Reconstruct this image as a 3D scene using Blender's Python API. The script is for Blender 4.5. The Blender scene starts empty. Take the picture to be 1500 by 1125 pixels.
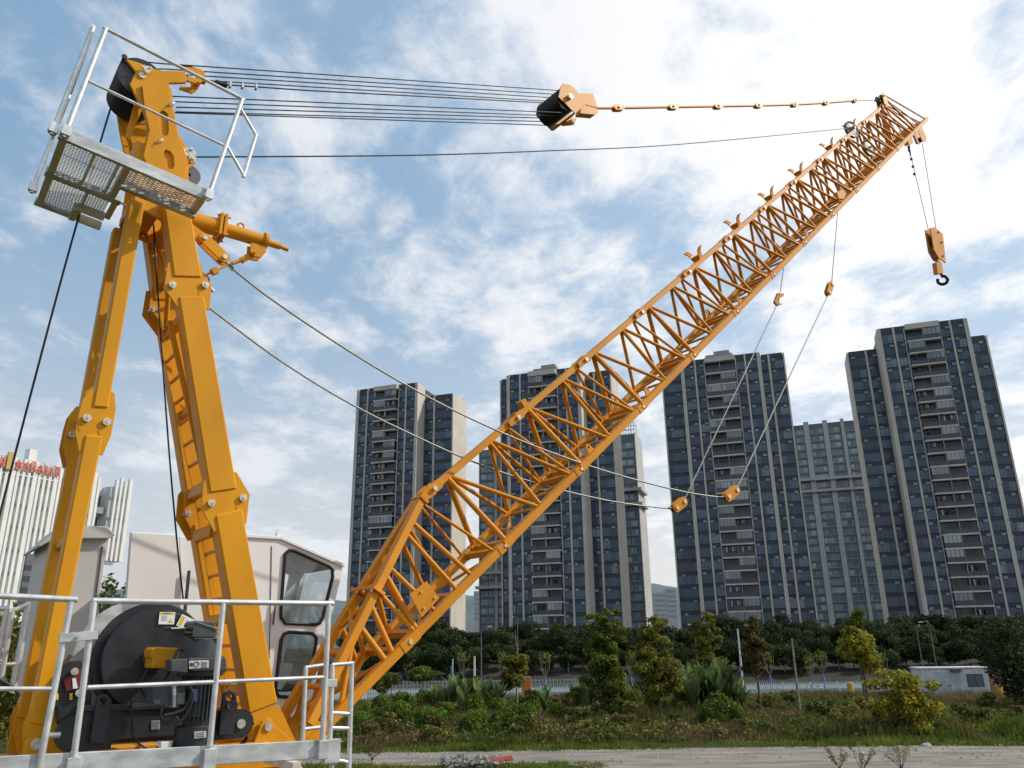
import bpy, math, random
from mathutils import Vector, Matrix
from mathutils.geometry import tessellate_polygon
import mathutils.noise as mn
C = bpy.context.scene.collection
rad, sin, cos, pi = math.radians, math.sin, math.cos, math.pi
random.seed(7)

# ------------------------------------------------------------------ camera frame (survey of the site)
F = 1152.0; PIT = rad(18.2); ROL = rad(-0.78); AZ = rad(37.83)
CAM = Vector((0, 0, 6.0))
fwd = Vector((0, cos(PIT), sin(PIT))); up0 = Vector((0, -sin(PIT), cos(PIT))); r0 = Vector((1, 0, 0))
rt = r0 * cos(ROL) + up0 * sin(ROL); upv = -r0 * sin(ROL) + up0 * cos(ROL)
bb = Vector((cos(AZ), sin(AZ), 0)); cc = Vector((-sin(AZ), cos(AZ), 0)); ZZ = Vector((0, 0, 1))
def ray(x, y): return rt * ((x - 750) / F) + upv * ((562.5 - y) / F) + fwd
def onD(x, y, D): r = ray(x, y); return CAM + r * (D / r.y)
def ong(x, y, z=0.0): r = ray(x, y); return CAM + r * ((z - CAM.z) / r.z)
def V(x, y, v): r = ray(x, y); return CAM + r * (v / r.dot(cc))
def gx(x, D, z=0.0):
    """ground point seen in column x (near the horizon) at distance D"""
    p = onD(x, 990, D); return Vector((p.x, D, z))

# ------------------------------------------------------------------ scene graph helpers
def tag(o, label=None, cat=None, group=None, kind=None):
    if label: o['label'] = label
    if cat: o['category'] = cat
    if group: o['group'] = group
    if kind: o['kind'] = kind
    return o
def empty(name, loc, label=None, cat=None, group=None, rz=0.0):
    o = bpy.data.objects.new(name, None); C.objects.link(o); o.location = loc
    o.rotation_euler = (0, 0, rz); o.empty_display_size = .2
    return tag(o, label, cat, group)
def rootof(o):
    while o.parent: o = o.parent
    return o
def copy_tree(o, parent=None):
    c = o.copy(); C.objects.link(c)
    if parent: c.parent = parent
    for ch in list(o.children): copy_tree(ch, c)
    return c

class MB:
    def __init__(s): s.v = []; s.f = []; s.m = []; s.sm = []; s.cm = 0; s.smooth = False
    def add(s, vs, fs):
        o = len(s.v); s.v += [tuple(p) for p in vs]
        for f in fs: s.f.append([i + o for i in f]); s.m.append(s.cm); s.sm.append(s.smooth)
        return s
    def hexa(s, p):  # 8 points: 4 bottom ring, 4 top ring
        return s.add(p, [(3, 2, 1, 0), (4, 5, 6, 7), (0, 1, 5, 4), (1, 2, 6, 5), (2, 3, 7, 6), (3, 0, 4, 7)])
    def obox(s, c, a, b, d):  # centre, three half-vectors
        c = Vector(c)
        return s.hexa([c - a - b - d, c + a - b - d, c + a + b - d, c - a + b - d, c - a - b + d, c + a - b + d, c + a + b + d, c - a + b + d])
    def box(s, x0, x1, y0, y1, z0, z1):
        return s.hexa([Vector(q) for q in ((x0, y0, z0), (x1, y0, z0), (x1, y1, z0), (x0, y1, z0), (x0, y0, z1), (x1, y0, z1), (x1, y1, z1), (x0, y1, z1))])
    def beam(s, p, q, w, h, side=None):  # side: direction of width w
        p = Vector(p); q = Vector(q); d = (q - p).normalized()
        if side is None: side = ZZ.cross(d) if abs(d.z) < .95 else Vector((1, 0, 0))
        side = (Vector(side) - d * d.dot(Vector(side))).normalized(); n = d.cross(side)
        return s.obox((p + q) / 2, (q - p) / 2, side * (w / 2), n * (h / 2))
    def tube(s, p, q, r, n=8, r2=None, cap=True):
        p = Vector(p); q = Vector(q); d = (q - p)
        if d.length < 1e-6: return s
        d.normalize(); a = d.orthogonal().normalized(); b = d.cross(a); r2 = r if r2 is None else r2
        vs = [p + (a * cos(2 * pi * i / n) + b * sin(2 * pi * i / n)) * r for i in range(n)] + [q + (a * cos(2 * pi * i / n) + b * sin(2 * pi * i / n)) * r2 for i in range(n)]
        sm = s.smooth; s.smooth = n > 5
        s.add(vs, [(i, (i + 1) % n, n + (i + 1) % n, n + i) for i in range(n)]); s.smooth = False
        if cap: s.add(vs, [tuple(range(n))[::-1], tuple(range(n, 2 * n))])
        s.smooth = sm; return s
    def path(s, pts, r, n=6):
        pts = [Vector(p) for p in pts]; rings = []; a = None
        for i, p in enumerate(pts):
            d = (pts[min(i + 1, len(pts) - 1)] - pts[max(i - 1, 0)]).normalized()
            a = d.orthogonal().normalized() if a is None else (a - d * a.dot(d)).normalized()
            b = d.cross(a); rings.append([p + (a * cos(2 * pi * k / n) + b * sin(2 * pi * k / n)) * r for k in range(n)])
        vs = [q for R in rings for q in R]
        sm = s.smooth; s.smooth = True
        s.add(vs, [(i * n + k, i * n + (k + 1) % n, (i + 1) * n + (k + 1) % n, (i + 1) * n + k) for i in range(len(pts) - 1) for k in range(n)])
        s.smooth = sm; return s
    def lathe(s, c, ax, prof, n=32, cap=False):  # prof: (r, t) along axis
        c = Vector(c); ax = Vector(ax).normalized(); a = ax.orthogonal().normalized(); b = ax.cross(a)
        vs = [c + ax * t + (a * cos(2 * pi * k / n) + b * sin(2 * pi * k / n)) * r for r, t in prof for k in range(n)]
        sm = s.smooth; s.smooth = False
        s.add(vs, [(i * n + k, i * n + (k + 1) % n, (i + 1) * n + (k + 1) % n, (i + 1) * n + k) for i in range(len(prof) - 1) for k in range(n)])
        if cap: s.add(vs, [tuple(range(n))[::-1], tuple(range((len(prof) - 1) * n, len(prof) * n))])
        s.smooth = sm; return s
    def torus(s, c, ax, R, r, n=20, m=8, a0=0, a1=2 * pi, ref=None):
        c = Vector(c); ax = Vector(ax).normalized()
        a = (Vector(ref) - ax * ax.dot(Vector(ref))).normalized() if ref else ax.orthogonal().normalized(); b = ax.cross(a)
        return s.path([c + (a * cos(a0 + (a1 - a0) * k / n) + b * sin(a0 + (a1 - a0) * k / n)) * R for k in range(n + 1)], r, m)
    def prism(s, loop, ext, holes=()):
        """flat polygon (list of Vectors), extruded by vector ext, with optional holes"""
        loops = [list(loop)] + [list(h) for h in holes]; ext = Vector(ext)
        allv = [p for L in loops for p in L]; n = len(allv)
        tris = tessellate_polygon(loops)
        vs = allv + [p + ext for p in allv]; fs = [tuple(t) for t in tris] + [tuple(i + n for i in t[::-1]) for t in tris]
        if not holes: fs = [tuple(range(n)), tuple(range(n, 2 * n))[::-1]]
        o = 0
        for L in loops:
            k = len(L); fs += [(o + i, o + (i + 1) % k, n + o + (i + 1) % k, n + o + i) for i in range(k)]; o += k
        return s.add(vs, fs)
    def pplate(s, px, v0, v1, holes=()):
        """plate outlined by survey points on plane v0, thick up to plane v1"""
        return s.prism([V(x, y, v0) for x, y in px], cc * (v1 - v0), [[V(x, y, v0) for x, y in h] for h in holes])
    def build(s, name, mat, parent=None, bevel=0, local=None, fixn=True):
        me = bpy.data.meshes.new(name)
        L = Vector((0, 0, 0))
        if local is not None: L = Vector(local)
        elif parent is not None: L = rootof(parent).location
        me.from_pydata([(a - L.x, b - L.y, c - L.z) for a, b, c in s.v], [], s.f)
        mats = mat if isinstance(mat, (list, tuple)) else [mat]
        for m in mats: me.materials.append(m)
        me.polygons.foreach_set('material_index', s.m); me.polygons.foreach_set('use_smooth', s.sm)
        if fixn:
            import bmesh
            bm = bmesh.new(); bm.from_mesh(me); bmesh.ops.recalc_face_normals(bm, faces=bm.faces); bm.to_mesh(me); bm.free()
        me.update()
        o = bpy.data.objects.new(name, me); C.objects.link(o)
        if parent is not None: o.parent = parent
        if bevel:
            md = o.modifiers.new('bevel', 'BEVEL'); md.width = bevel; md.segments = 1; md.limit_method = 'ANGLE'; md.angle_limit = rad(40)
        return o

# ------------------------------------------------------------------ materials
def mat(name, col, rough=.5, metal=0.0, var=0.0, vscale=3.0, bump=0.0, bscale=20.0, spec=.5, col2=None, coat=0.0, detail=4, aniso=None, lo=.35, hi=.65):
    m = bpy.data.materials.new(name); m.use_nodes = True; nt = m.node_tree; N = nt.nodes; Lk = nt.links
    b = N['Principled BSDF']; b.inputs['Base Color'].default_value = (*col, 1); b.inputs['Roughness'].default_value = rough
    b.inputs['Metallic'].default_value = metal; b.inputs['Specular IOR Level'].default_value = spec
    if coat: b.inputs['Coat Weight'].default_value = coat; b.inputs['Coat Roughness'].default_value = .12
    g = N.new('ShaderNodeNewGeometry'); mp = N.new('ShaderNodeMapping'); Lk.new(g.outputs['Position'], mp.inputs['Vector'])
    if aniso: mp.inputs['Scale'].default_value = aniso
    if var or col2:
        n = N.new('ShaderNodeTexNoise'); n.inputs['Scale'].default_value = vscale; n.inputs['Detail'].default_value = detail
        Lk.new(mp.outputs['Vector'], n.inputs['Vector'])
        r = N.new('ShaderNodeValToRGB'); Lk.new(n.outputs['Fac'], r.inputs['Fac'])
        c2 = col2 if col2 else tuple(c * (1 - var) for c in col); c1 = col if col2 else tuple(min(1, c * (1 + var)) for c in col)
        r.color_ramp.elements[0].color = (*c2, 1); r.color_ramp.elements[0].position = lo
        r.color_ramp.elements[1].color = (*c1, 1); r.color_ramp.elements[1].position = hi
        Lk.new(r.outputs['Color'], b.inputs['Base Color'])
        mr = N.new('ShaderNodeMapRange'); mr.inputs['To Min'].default_value = max(.05, rough - .08); mr.inputs['To Max'].default_value = rough + .1
        Lk.new(n.outputs['Fac'], mr.inputs['Value']); Lk.new(mr.outputs['Result'], b.inputs['Roughness'])
    if bump:
        n2 = N.new('ShaderNodeTexNoise'); n2.inputs['Scale'].default_value = bscale; n2.inputs['Detail'].default_value = 5
        Lk.new(mp.outputs['Vector'], n2.inputs['Vector']); bp = N.new('ShaderNodeBump'); bp.inputs['Strength'].default_value = bump; bp.inputs['Distance'].default_value = .02
        Lk.new(n2.outputs['Fac'], bp.inputs['Height']); Lk.new(bp.outputs['Normal'], b.inputs['Normal'])
    return m
def glass(name, col, alpha=.75, rough=.05):
    m = bpy.data.materials.new(name); m.use_nodes = True; nt = m.node_tree; N = nt.nodes; Lk = nt.links
    N.remove(N['Principled BSDF']); t = N.new('ShaderNodeBsdfTransparent'); t.inputs['Color'].default_value = (*col, 1)
    g = N.new('ShaderNodeBsdfGlossy'); g.inputs['Roughness'].default_value = rough; g.inputs['Color'].default_value = (.9, .9, .9, 1)
    mx = N.new('ShaderNodeMixShader'); fr = N.new('ShaderNodeLayerWeight'); pw = N.new('ShaderNodeMath'); pw.operation = 'POWER'; pw.inputs[1].default_value = 4.0; Lk.new(fr.outputs['Facing'], pw.inputs[0])
    ad = N.new('ShaderNodeMath'); ad.operation = 'MULTIPLY_ADD'; ad.inputs[1].default_value = .6; ad.inputs[2].default_value = .08; ad.use_clamp = True
    Lk.new(pw.outputs[0], ad.inputs[0]); Lk.new(ad.outputs[0], mx.inputs[0]); Lk.new(t.outputs[0], mx.inputs[1]); Lk.new(g.outputs[0], mx.inputs[2])
    Lk.new(mx.outputs[0], N['Material Output'].inputs['Surface']); return m
def leafmat(name, c1, c2, scale=.9, trans=.35, lo=.35, hi=.65, c3=None):
    m = bpy.data.materials.new(name); m.use_nodes = True; nt = m.node_tree; N = nt.nodes; Lk = nt.links
    N.remove(N['Principled BSDF']); g = N.new('ShaderNodeNewGeometry'); n = N.new('ShaderNodeTexNoise'); n.inputs['Scale'].default_value = scale; n.inputs['Detail'].default_value = 5
    n.inputs['Roughness'].default_value = .7
    Lk.new(g.outputs['Position'], n.inputs['Vector']); r = N.new('ShaderNodeValToRGB'); Lk.new(n.outputs['Fac'], r.inputs['Fac'])
    r.color_ramp.elements[0].color = (*c2, 1); r.color_ramp.elements[0].position = lo; r.color_ramp.elements[1].color = (*c1, 1); r.color_ramp.elements[1].position = hi
    if c3: e = r.color_ramp.elements.new((lo + hi) / 2); e.color = (*c3, 1)
    rnd = N.new('ShaderNodeMapRange'); Lk.new(g.outputs['Random Per Island'], rnd.inputs['Value']); rnd.inputs['To Min'].default_value = .45; rnd.inputs['To Max'].default_value = 1.65
    mul = N.new('ShaderNodeMix'); mul.data_type = 'RGBA'; mul.blend_type = 'MULTIPLY'; mul.inputs[0].default_value = 1
    cb = N.new('ShaderNodeCombineColor')
    for i in range(3): Lk.new(rnd.outputs[0], cb.inputs[i])
    Lk.new(r.outputs['Color'], mul.inputs[6]); Lk.new(cb.outputs[0], mul.inputs[7])
    d = N.new('ShaderNodeBsdfPrincipled'); d.inputs['Roughness'].default_value = .6; d.inputs['Specular IOR Level'].default_value = .05
    t = N.new('ShaderNodeBsdfTranslucent'); mx = N.new('ShaderNodeMixShader'); mx.inputs[0].default_value = trans
    Lk.new(mul.outputs[2], d.inputs['Base Color']); Lk.new(mul.outputs[2], t.inputs['Color'])
    Lk.new(d.outputs[0], mx.inputs[1]); Lk.new(t.outputs[0], mx.inputs[2]); Lk.new(mx.outputs[0], N['Material Output'].inputs['Surface']); return m
def cellglass(name, dark, light, rough, cell=(3.1, 3.1, 3.0), p=.8, spec=.5, extra=None):
    """window panes: each storey/bay gets its own tone"""
    m = mat(name, dark, rough, spec=spec); nt = m.node_tree; N = nt.nodes; Lk = nt.links; b = N['Principled BSDF']
    g = N.new('ShaderNodeNewGeometry'); sn = N.new('ShaderNodeVectorMath'); sn.operation = 'SNAP'; sn.inputs[1].default_value = cell
    Lk.new(g.outputs['Position'], sn.inputs[0]); w = N.new('ShaderNodeTexWhiteNoise'); Lk.new(sn.outputs[0], w.inputs['Vector'])
    r = N.new('ShaderNodeValToRGB'); r.color_ramp.elements[0].color = (*dark, 1); r.color_ramp.elements[0].position = .1
    r.color_ramp.elements[1].color = (*light, 1); r.color_ramp.elements[1].position = 1.0
    e = r.color_ramp.elements.new(p); e.color = (*[d * .6 + l * .4 for d, l in zip(dark, light)], 1)
    if extra: e2 = r.color_ramp.elements.new(.93); e2.color = (*light, 1); r.color_ramp.elements[3].color = (*extra, 1)
    Lk.new(w.outputs['Value'], r.inputs['Fac']); Lk.new(r.outputs['Color'], b.inputs['Base Color']); return m

ORANGE = mat('orange_paint', (.66, .285, .008), .46, var=.15, vscale=1.6, spec=.24, coat=.03, bump=.06, bscale=9, lo=.25, hi=.7, detail=9, aniso=(1, 1, .45))
ORANGE_F = mat('orange_paint_boom', (.64, .248, .013), .46, var=.12, vscale=1.3, spec=.22, lo=.3, hi=.7)
GALV = mat('galvanised_steel', (.70, .705, .70), .38, metal=.5, var=.14, vscale=9, spec=.5, bump=.05, bscale=40)
GALVB = mat('galvanised_plate', (.50, .52, .52), .5, metal=.35, var=.22, vscale=5, bump=.05, bscale=25, aniso=(1, 1, 2.5))
DARK = mat('dark_grey_paint', (.017, .019, .023), .42, var=.35, vscale=5, spec=.5, bump=.06)
DARK2 = mat('motor_grey', (.055, .062, .067), .4, var=.25, vscale=8)
BLACK = mat('black_rubber', (.012, .012, .013), .55)
ROPED = mat('greased_rope', (.012, .012, .016), .5)
ROPEG = mat('steel_rope', (.33, .32, .28), .45, metal=.5, var=.25, vscale=60)
PINM = mat('zinc_pin', (.62, .58, .48), .38, metal=.6, var=.2, vscale=30)
RUST = mat('rusty_steel', (.12, .055, .03), .8, var=.3)
WHITEP = mat('white_grey_paint', (.78, .80, .825), .42, var=.04, vscale=1.2, spec=.4)
CABG = mat('grey_cabinet_paint', (.52, .51, .49), .5, var=.05, vscale=1.5)
CREAM = mat('cream_paint', (.62, .55, .38), .45, var=.05)
NYLON = mat('sheave_nylon', (.018, .019, .021), .38, spec=.5)
NYLONG = mat('sheave_grey', (.13, .14, .14), .5)
STICK = mat('sticker_white', (.75, .76, .76), .5); STICKY = mat('sticker_yellow', (.70, .45, .03), .5); STICKD = mat('sticker_print', (.10, .10, .11), .6)
REDP = mat('red_label', (.11, .010, .014), .45, var=.3); BLUEP = mat('blue_tape', (.02, .10, .35), .5)
MESHM = mat('mesh_steel', (.72, .73, .73), .55, metal=.1)
PANE = glass('cab_glass', (.72, .76, .76), .75)
RUBBER = mat('window_rubber', (.010, .010, .011), .5)
# ================================================================== THE CRANE
vN, vC, vF = 8.25, 8.62, 8.99
def mir(v): return 2 * vC - v
crane_base = Vector((V(150, 1100, vC).x, V(150, 1100, vC).y, 0.0))
crane = empty('lattice_boom_crane', crane_base, 'orange crane with A-frame mast and long lattice boom raised in front of the towers', 'crane')
EL = rad(40.25)
dd = bb * cos(EL) + ZZ * sin(EL)            # boom direction
nn = -bb * sin(EL) + ZZ * cos(EL)           # up, square to the boom
Ls = 1.8165
P0 = V(736.5, 800.1, vN)
hs = []
for i, q in enumerate([(643.5, 707), (762.7, 606.7), (858, 524.8), (937, 456), (1006, 400.5), (1064, 349), (1113.6, 307.6), (1158, 271), (1197, 238), (1231, 208), (1261, 182)]):
    p = V(*q, vC) - P0; hs.append((p.dot(dd) - i * Ls, p.dot(nn)))
ts = sum(h[0] for h in hs) / len(hs); th = sum(h[1] for h in hs) / len(hs)
print('T offset', ts, 'height', th, [(round(a, 2), round(b, 2)) for a, b in hs])
W = (vF - vN)
def B(s, k): # point on chord k at arc s : N near bottom, F far bottom, T top
    if k == 'N': return P0 + dd * s
    if k == 'F': return P0 + dd * s + cc * W
    return P0 + dd * (s + ts) + nn * th + cc * (W / 2)
CH = .105; CT = .088
def section(s0, s1, i, first=False, last=False):
    root = empty('boom_section', crane_base, None); root.location = (0, 0, 0); root.parent = crane
    for k in 'NF':
        m = MB(); m.beam(B(s0 + .01, k), B(s1 - .01, k), CH, CH, cc)
        for a, b_ in ((s0 + .012, s0 + .13), (s1 - .13, s1 - .012)): m.beam(B(a, k), B(b_, k), CH + .016, CH + .016, cc)
        m.build('chord', ORANGE_F, root, bevel=.006)
        side = -cc if k == 'N' else cc
        m = MB(); m.tube(B(s0, k) + side * .05, B(s0, k) + side * (CH / 2 + .02), .024, 12); m.build('pin', PINM, root)
        for q in (s0 + .085, s1 - .085): pass
    if not last:
        m = MB(); m.beam(B(s0 + .02, 'T'), B(s1 - .02, 'T'), CT, CT, cc)
        for a, b_, g in ((s0 - .02, s0 + .16, .13), (s1 - .20, s1 + .02, .10)):     # fork plates
            for sd in (-1, 1):
                off = cc * sd * (CT / 2 + (.012 if g > .11 else .03))
                pts = [(a, -g / 2 * .7), (a + .04, -g / 2), (b_ - .05, -g / 2), (b_, -CT / 2), (b_, CT / 2), (b_ - .05, g / 2), (a + .04, g / 2), (a, g / 2 * .7)]
                m.prism([B(x, 'T') + nn * y + off - cc * sd * .009 for x, y in pts], cc * sd * .018)
        m.build('chord', ORANGE_F, root, bevel=.004)
        m = MB(); m.tube(B(s0, 'T') - cc * .1, B(s0, 'T') + cc * .1, .022, 10); m.tube(B(s0, 'T') - cc * .1, B(s0, 'T') - cc * .115, .032, 10)
        m.tube(B(s0, 'T') - cc * .108 - nn * .01, B(s0, 'T') - cc * .108 - nn * .05 + dd * .015, .004, 4); m.build('pin', PINM, root)
    m = MB(); m.smooth = True
    SA, SB, SL = s0 + .30, s0 + .66 * Ls, s0 + .885 * Ls   # nodes on the top chord
    a_, b_, c_ = s0 + .09, s0 + .475 * Ls, s0 + .90 * Ls          # nodes on the bottom chords
    for k in 'NF':
        o = cc * (.02 if k == 'N' else -.02)
        def T_(s): return B(s, 'T') - nn * .03 - o * .6
        def Bt(s): return B(s, k) + nn * .045 + o
        m.tube(T_(SA), Bt(a_), .038, 8); m.tube(T_(SA + .05), Bt(b_ - .03), .0295, 8); m.tube(T_(SB), Bt(b_ + .03), .0295, 8)
        m.tube(T_(SB + .05), Bt(c_), .0295, 8); m.tube(T_(SL), Bt(c_ + .03), .024, 8)
    m.smooth = False
    for s in (a_ - .01, c_ + .03):
        m.beam(B(s, 'N') + cc * .03, B(s, 'F') - cc * .03, .05, .07, dd)
    m.smooth = True
    m.tube(B(a_ + .05, 'N') + cc * .04, B(b_, 'F') - cc * .04, .024, 7); m.tube(B(b_ + .06, 'F') - cc * .04, B(c_ - .03, 'N') + cc * .04, .024, 7)
    m.tube(B(b_, 'N') + cc * .04, B(b_, 'F') - cc * .04, .022, 7); m.tube(B(b_ - .42, 'N') + cc * .04, B(b_ - .42, 'F') - cc * .04, .02, 7); m.tube(B(b_ + .40, 'N') + cc * .04, B(b_ + .40, 'F') - cc * .04, .02, 7)
    m.build('lacing', ORANGE_F, root, fixn=False)
    if i in (4, 5, 6, 7, 8, 9) or i == 1:
        s = s0 + (.58 if i < 8 else .95) if i != 1 else s0 + .28
        m = MB(); w_ = .05
        p = B(s, 'T') + nn * CT / 2
        if i == 1: m.obox(p + nn * .05, cc * .06, nn * .05, dd * .05)
        else:
            m.obox(p + nn * .045, cc * .085, nn * .045, dd * .06)
            for sd in (-1, 1):
                pr = [(.085, .0), (.105, .09), (.135, .15), (.19, .205), (.178, .216), (.12, .165), (.087, .10), (.065, .0)]
                m.prism([p + cc * sd * x + nn * (y + .02) - dd * .06 for x, y in pr], dd * .12)
        m.build('rope_guide', ORANGE_F, root)
    if i in (1, 2, 4, 6):
        for k in 'NF':
            m = MB(); s = s0 + .34 + .06 * (i % 2); o = B(s, k) + nn * CH / 2
            def circ(c0, r, n=12, a0=0, a1=2 * pi): return [c0 + dd * (r * cos(a0 + (a1 - a0) * q / n)) + nn * (r * sin(a0 + (a1 - a0) * q / n)) for q in range(n + (a1 - a0 < 6))]
            ctr = o + nn * .085; outer = circ(ctr, .05, 8, 0, pi) + [o - dd * .075 - nn * .01, o + dd * .075 - nn * .01]
            m.prism(outer[::1], cc * .02, [circ(ctr, .024)]); m.build('lug', ORANGE_F, root)
    return root
NS = 11
for i in range(NS):
    section(i * Ls, (i + 1) * Ls, i)
    
# boom head ---------------------------------------------------------
sE = NS * Ls
tip = empty('boom_head', (0, 0, 0)); tip.parent = crane
sT = (V(1356, 172, vN) - P0).dot(dd)
for k in 'NF':
    m = MB(); m.beam(B(sE, k), B(sT if k == 'N' else sT - .05, k), CH, CH, cc); m.build('chord', ORANGE_F, tip, bevel=.006)
m = MB(); q = B(sE, 'T')
for sd in (-1, 1):
    pts = [(-.10, -.05), (.02, -.09), (.34, .02), (.42, .12), (.40, .30), (.28, .38), (.12, .36), (.05, .22), (-.06, .05)]
    m.prism([q + dd * x * .9 + nn * y * .9 + cc * (sd * .10 - .012) for x, y in pts], cc * .024)
m.beam(q - cc * .1 + dd * .1, q + cc * .1 + dd * .1, .06, .1, dd)
m.tube(q + dd * .13 + nn * .25 - cc * .16, q + dd * .13 + nn * .25 + cc * .16, .03, 10); m.tube(q - cc * .13, q + cc * .13, .025, 10)
m.build('bracket', ORANGE_F, tip, bevel=.004)
m = MB(); m.lathe(q + dd * .06 + nn * .2, cc, [(.13, -.06), (.15, -.06), (.11, -.02), (.11, .02), (.15, .06), (.13, .06)], 20); m.build('sheave', NYLONG, tip)
m = MB(); m.smooth = True; q2 = q + dd * .3 + nn * .15
for k, e in (('N', sT - .06), ('F', sT - .1)):
    sd = -1 if k == 'N' else 1
    m.tube(q2 + nn * .1 + cc * sd * .09, B(e, k), .022); m.tube(q2 + cc * sd * .09 - nn * .08, B(sT - 1.2, k), .03); m.tube(q2 + cc * sd * .08 - nn * .05, B(sT - .75, k), .02)
    m.tube(q + cc * sd * .06, B(sE + .1, k), .03); m.tube(q + dd * .1 + cc * sd * .06, B(sE + .95, k), .02); m.tube(q + cc * sd * .05 + dd * .05, B(sE + .5, k), .017)
m.smooth = False
for s in (sE + .08, sE + .95, sE + 1.25, sT - .75, sT - .12): m.beam(B(s, 'N'), B(s, 'F'), .06, .07, dd)
m.smooth = True; m.tube(B(sE + .1, 'N'), B(sE + .95, 'F'), .02); m.tube(B(sE + .1, 'F'), B(sE + .95, 'N'), .02); m.tube(B(sT - .75, 'N'), B(sT - .12, 'F'), .02)
m.build('lacing', ORANGE_F, tip, fixn=False)
m = MB()                                                   # deck plate under the head
m.prism([B(sE + .5, 'N') + cc * .06 - nn * .02, B(sE + 1.35, 'N') + cc * .06 - nn * .02, B(sE + 1.35, 'F') - cc * .06 - nn * .02, B(sE + .5, 'F') - cc * .06 - nn * .02], nn * .02)
m.build('deck_plate', ORANGE_F, tip)
# lower sheave bracket under the tip
m = MB(); h0 = V(1340, 196, vC)
for sd in (-1, 1):
    m.prism([p + cc * sd * .09 for p in (V(1339, 190, vC), V(1346, 187, vC), V(1353, 203, vC), V(1352, 209, vC), V(1347, 209, vC))], cc * .02)
m.build('bracket', ORANGE_F, tip)
m = MB(); m.prism([p - cc * .06 for p in (V(1327, 203, vC), V(1333, 201, vC), V(1335, 211, vC), V(1328, 213, vC))], cc * .12)
m.build('bracket', ORANGE_F, tip)
m = MB(); m.lathe(V(1348, 205, vC), cc, [(.02, -.03), (.09, -.03), (.07, 0), (.09, .03), (.02, .03)], 18); m.build('sheave', DARK, tip)
# big upright rope sheaves near the head
for (x, y, v, R_) in ((1247, 190, vC, .22), (1272, 217, vC + .12, .22)):
    m = MB(); o = V(x, y, v); m.lathe(o, (cc * .97 + bb * .18).normalized(), [(.04, -.03), (R_ * .8, -.02), (R_ + .02, -.04), (R_ + .03, -.03), (R_ - .01, 0), (R_ + .03, .03), (R_ + .02, .04), (R_ * .8, .02), (.04, .03)], 28); sh = m.build('sheave', NYLONG, tip)
    m = MB(); m.tube(o - cc * .12, o + cc * .12, .025); m.build('axle', PINM, sh)

# boom foot section ---------------------------------------------------
foot = empty('boom_foot_section', (0, 0, 0)); foot.parent = crane
apex = V(612, 735, vC)
footN = V(452, 1062, vN); footF = footN + cc * W
sF = (footN - P0).dot(dd); print('foot s', sF)
for k, fp, sd in (('N', footN, -1), ('F', footF, 1)):
    m = MB(); e = B(-4.2 if k == 'N' else -4.2, k)
    m.beam(B(-.01, k), e, CH, CH, cc); m.beam(B(-.012, k), B(-.13, k), CH + .016, CH + .016, cc); m.beam(B(-1.66, k), B(-1.93, k), CH + .016, CH + .016, cc)
    m.build('chord', ORANGE_F, foot, bevel=.006)
    m = MB(); m.tube(B(-1.8, k) + cc * sd * .05, B(-1.8, k) + cc * sd * (CH / 2 + .02), .028, 12); m.build('pin', PINM, foot)
    a = apex + cc * sd * .05
    m = MB(); fl = a.lerp(fp, .452)
    m.beam(a, a.lerp(fp, .445), .12, .095, cc); m.beam(a.lerp(fp, .46), fp, .12, .095, cc)
    m.build('top_leg', ORANGE_F, foot, bevel=.006)
    m = MB(); m.smooth = True
    L = lambda t: a.lerp(fp, t) - cc * sd * .02
    Q = lambda s: B(s, k) + nn * .04 - cc * sd * .02
    for t, s, r in ((.10, -.62, .030), (.16, -.9, .030), (.33, -1.30, .028), (.36, -1.62, .034), (.44, -1.66, .03), (.50, -2.02, .034), (.60, -2.14, .038), (.63, -2.8, .03), (.80, -3.05, .03)):
        m.tube(L(t), Q(s), r)
    m.tube(L(.0) , Q(-.15), .02)
    m.build('lacing', ORANGE_F, foot, fixn=False)
m = MB(); tN = lambda t: (apex - cc * .05).lerp(footN, t); tF = lambda t: (apex + cc * .05).lerp(footF, t)
m.smooth = True
m.tube(tN(.24), tF(.24), .022); m.tube(tN(.30), tF(.43), .03); m.tube(tN(.50), tF(.62), .03); m.tube(tN(.66), tF(.52), .03); m.tube(tN(.72), tF(.72), .035); m.tube(tN(.86), tF(.86), .03)
m.tube(B(-.2, 'N'), B(-1.0, 'F'), .02); m.tube(B(-1.0, 'F'), B(-1.62, 'N'), .02); m.tube(B(-1.98, 'N'), B(-2.9, 'F'), .022); m.tube(B(-1.98, 'F'), B(-2.9, 'N'), .022)
m.smooth = False
for s in (-.1, -1.0, -1.66, -1.96, -2.95): m.beam(B(s, 'N'), B(s, 'F'), .06, .08, dd)
m.build('cross_lacing', ORANGE_F, foot, fixn=False)
m = MB(); ft = tN(.452); fT = tF(.452); ax = (footN - apex).normalized()
m.obox((ft + fT) / 2, (fT - ft) / 2 + cc * .11, ax * .022, ax.cross(cc) * .085); m.build('flange', ORANGE_F, foot, bevel=.004)
for j in range(6):
    m = MB(); o = ft.lerp(fT, -.12 + j * .24) + ax.cross(cc) * (.06 if j % 2 else -.06)
    m.tube(o + ax * .02, o + ax * .055, .022, 6); m.build('bolt', PINM, foot)
m = MB(); m.prism([apex + cc * x + nn * y + dd * z for x, y, z in ((-.13, .06, -.0), (.13, .06, -.0), (.13, -.07, .02), (-.13, -.07, .02))], dd * .05)
m.beam(apex, B(0.0, 'T'), .10, .09, cc)
for sd in (-1, 1): m.prism([B(x, 'T') + nn * y + cc * sd * .055 for x, y in ((-.2, -.06), (-.02, -.075), (.05, -.04), (.05, .05), (-.03, .08), (-.14, .07), (-.2, .05))], cc * sd * .018)
m.build('fork', ORANGE_F, foot, bevel=.004)
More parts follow.
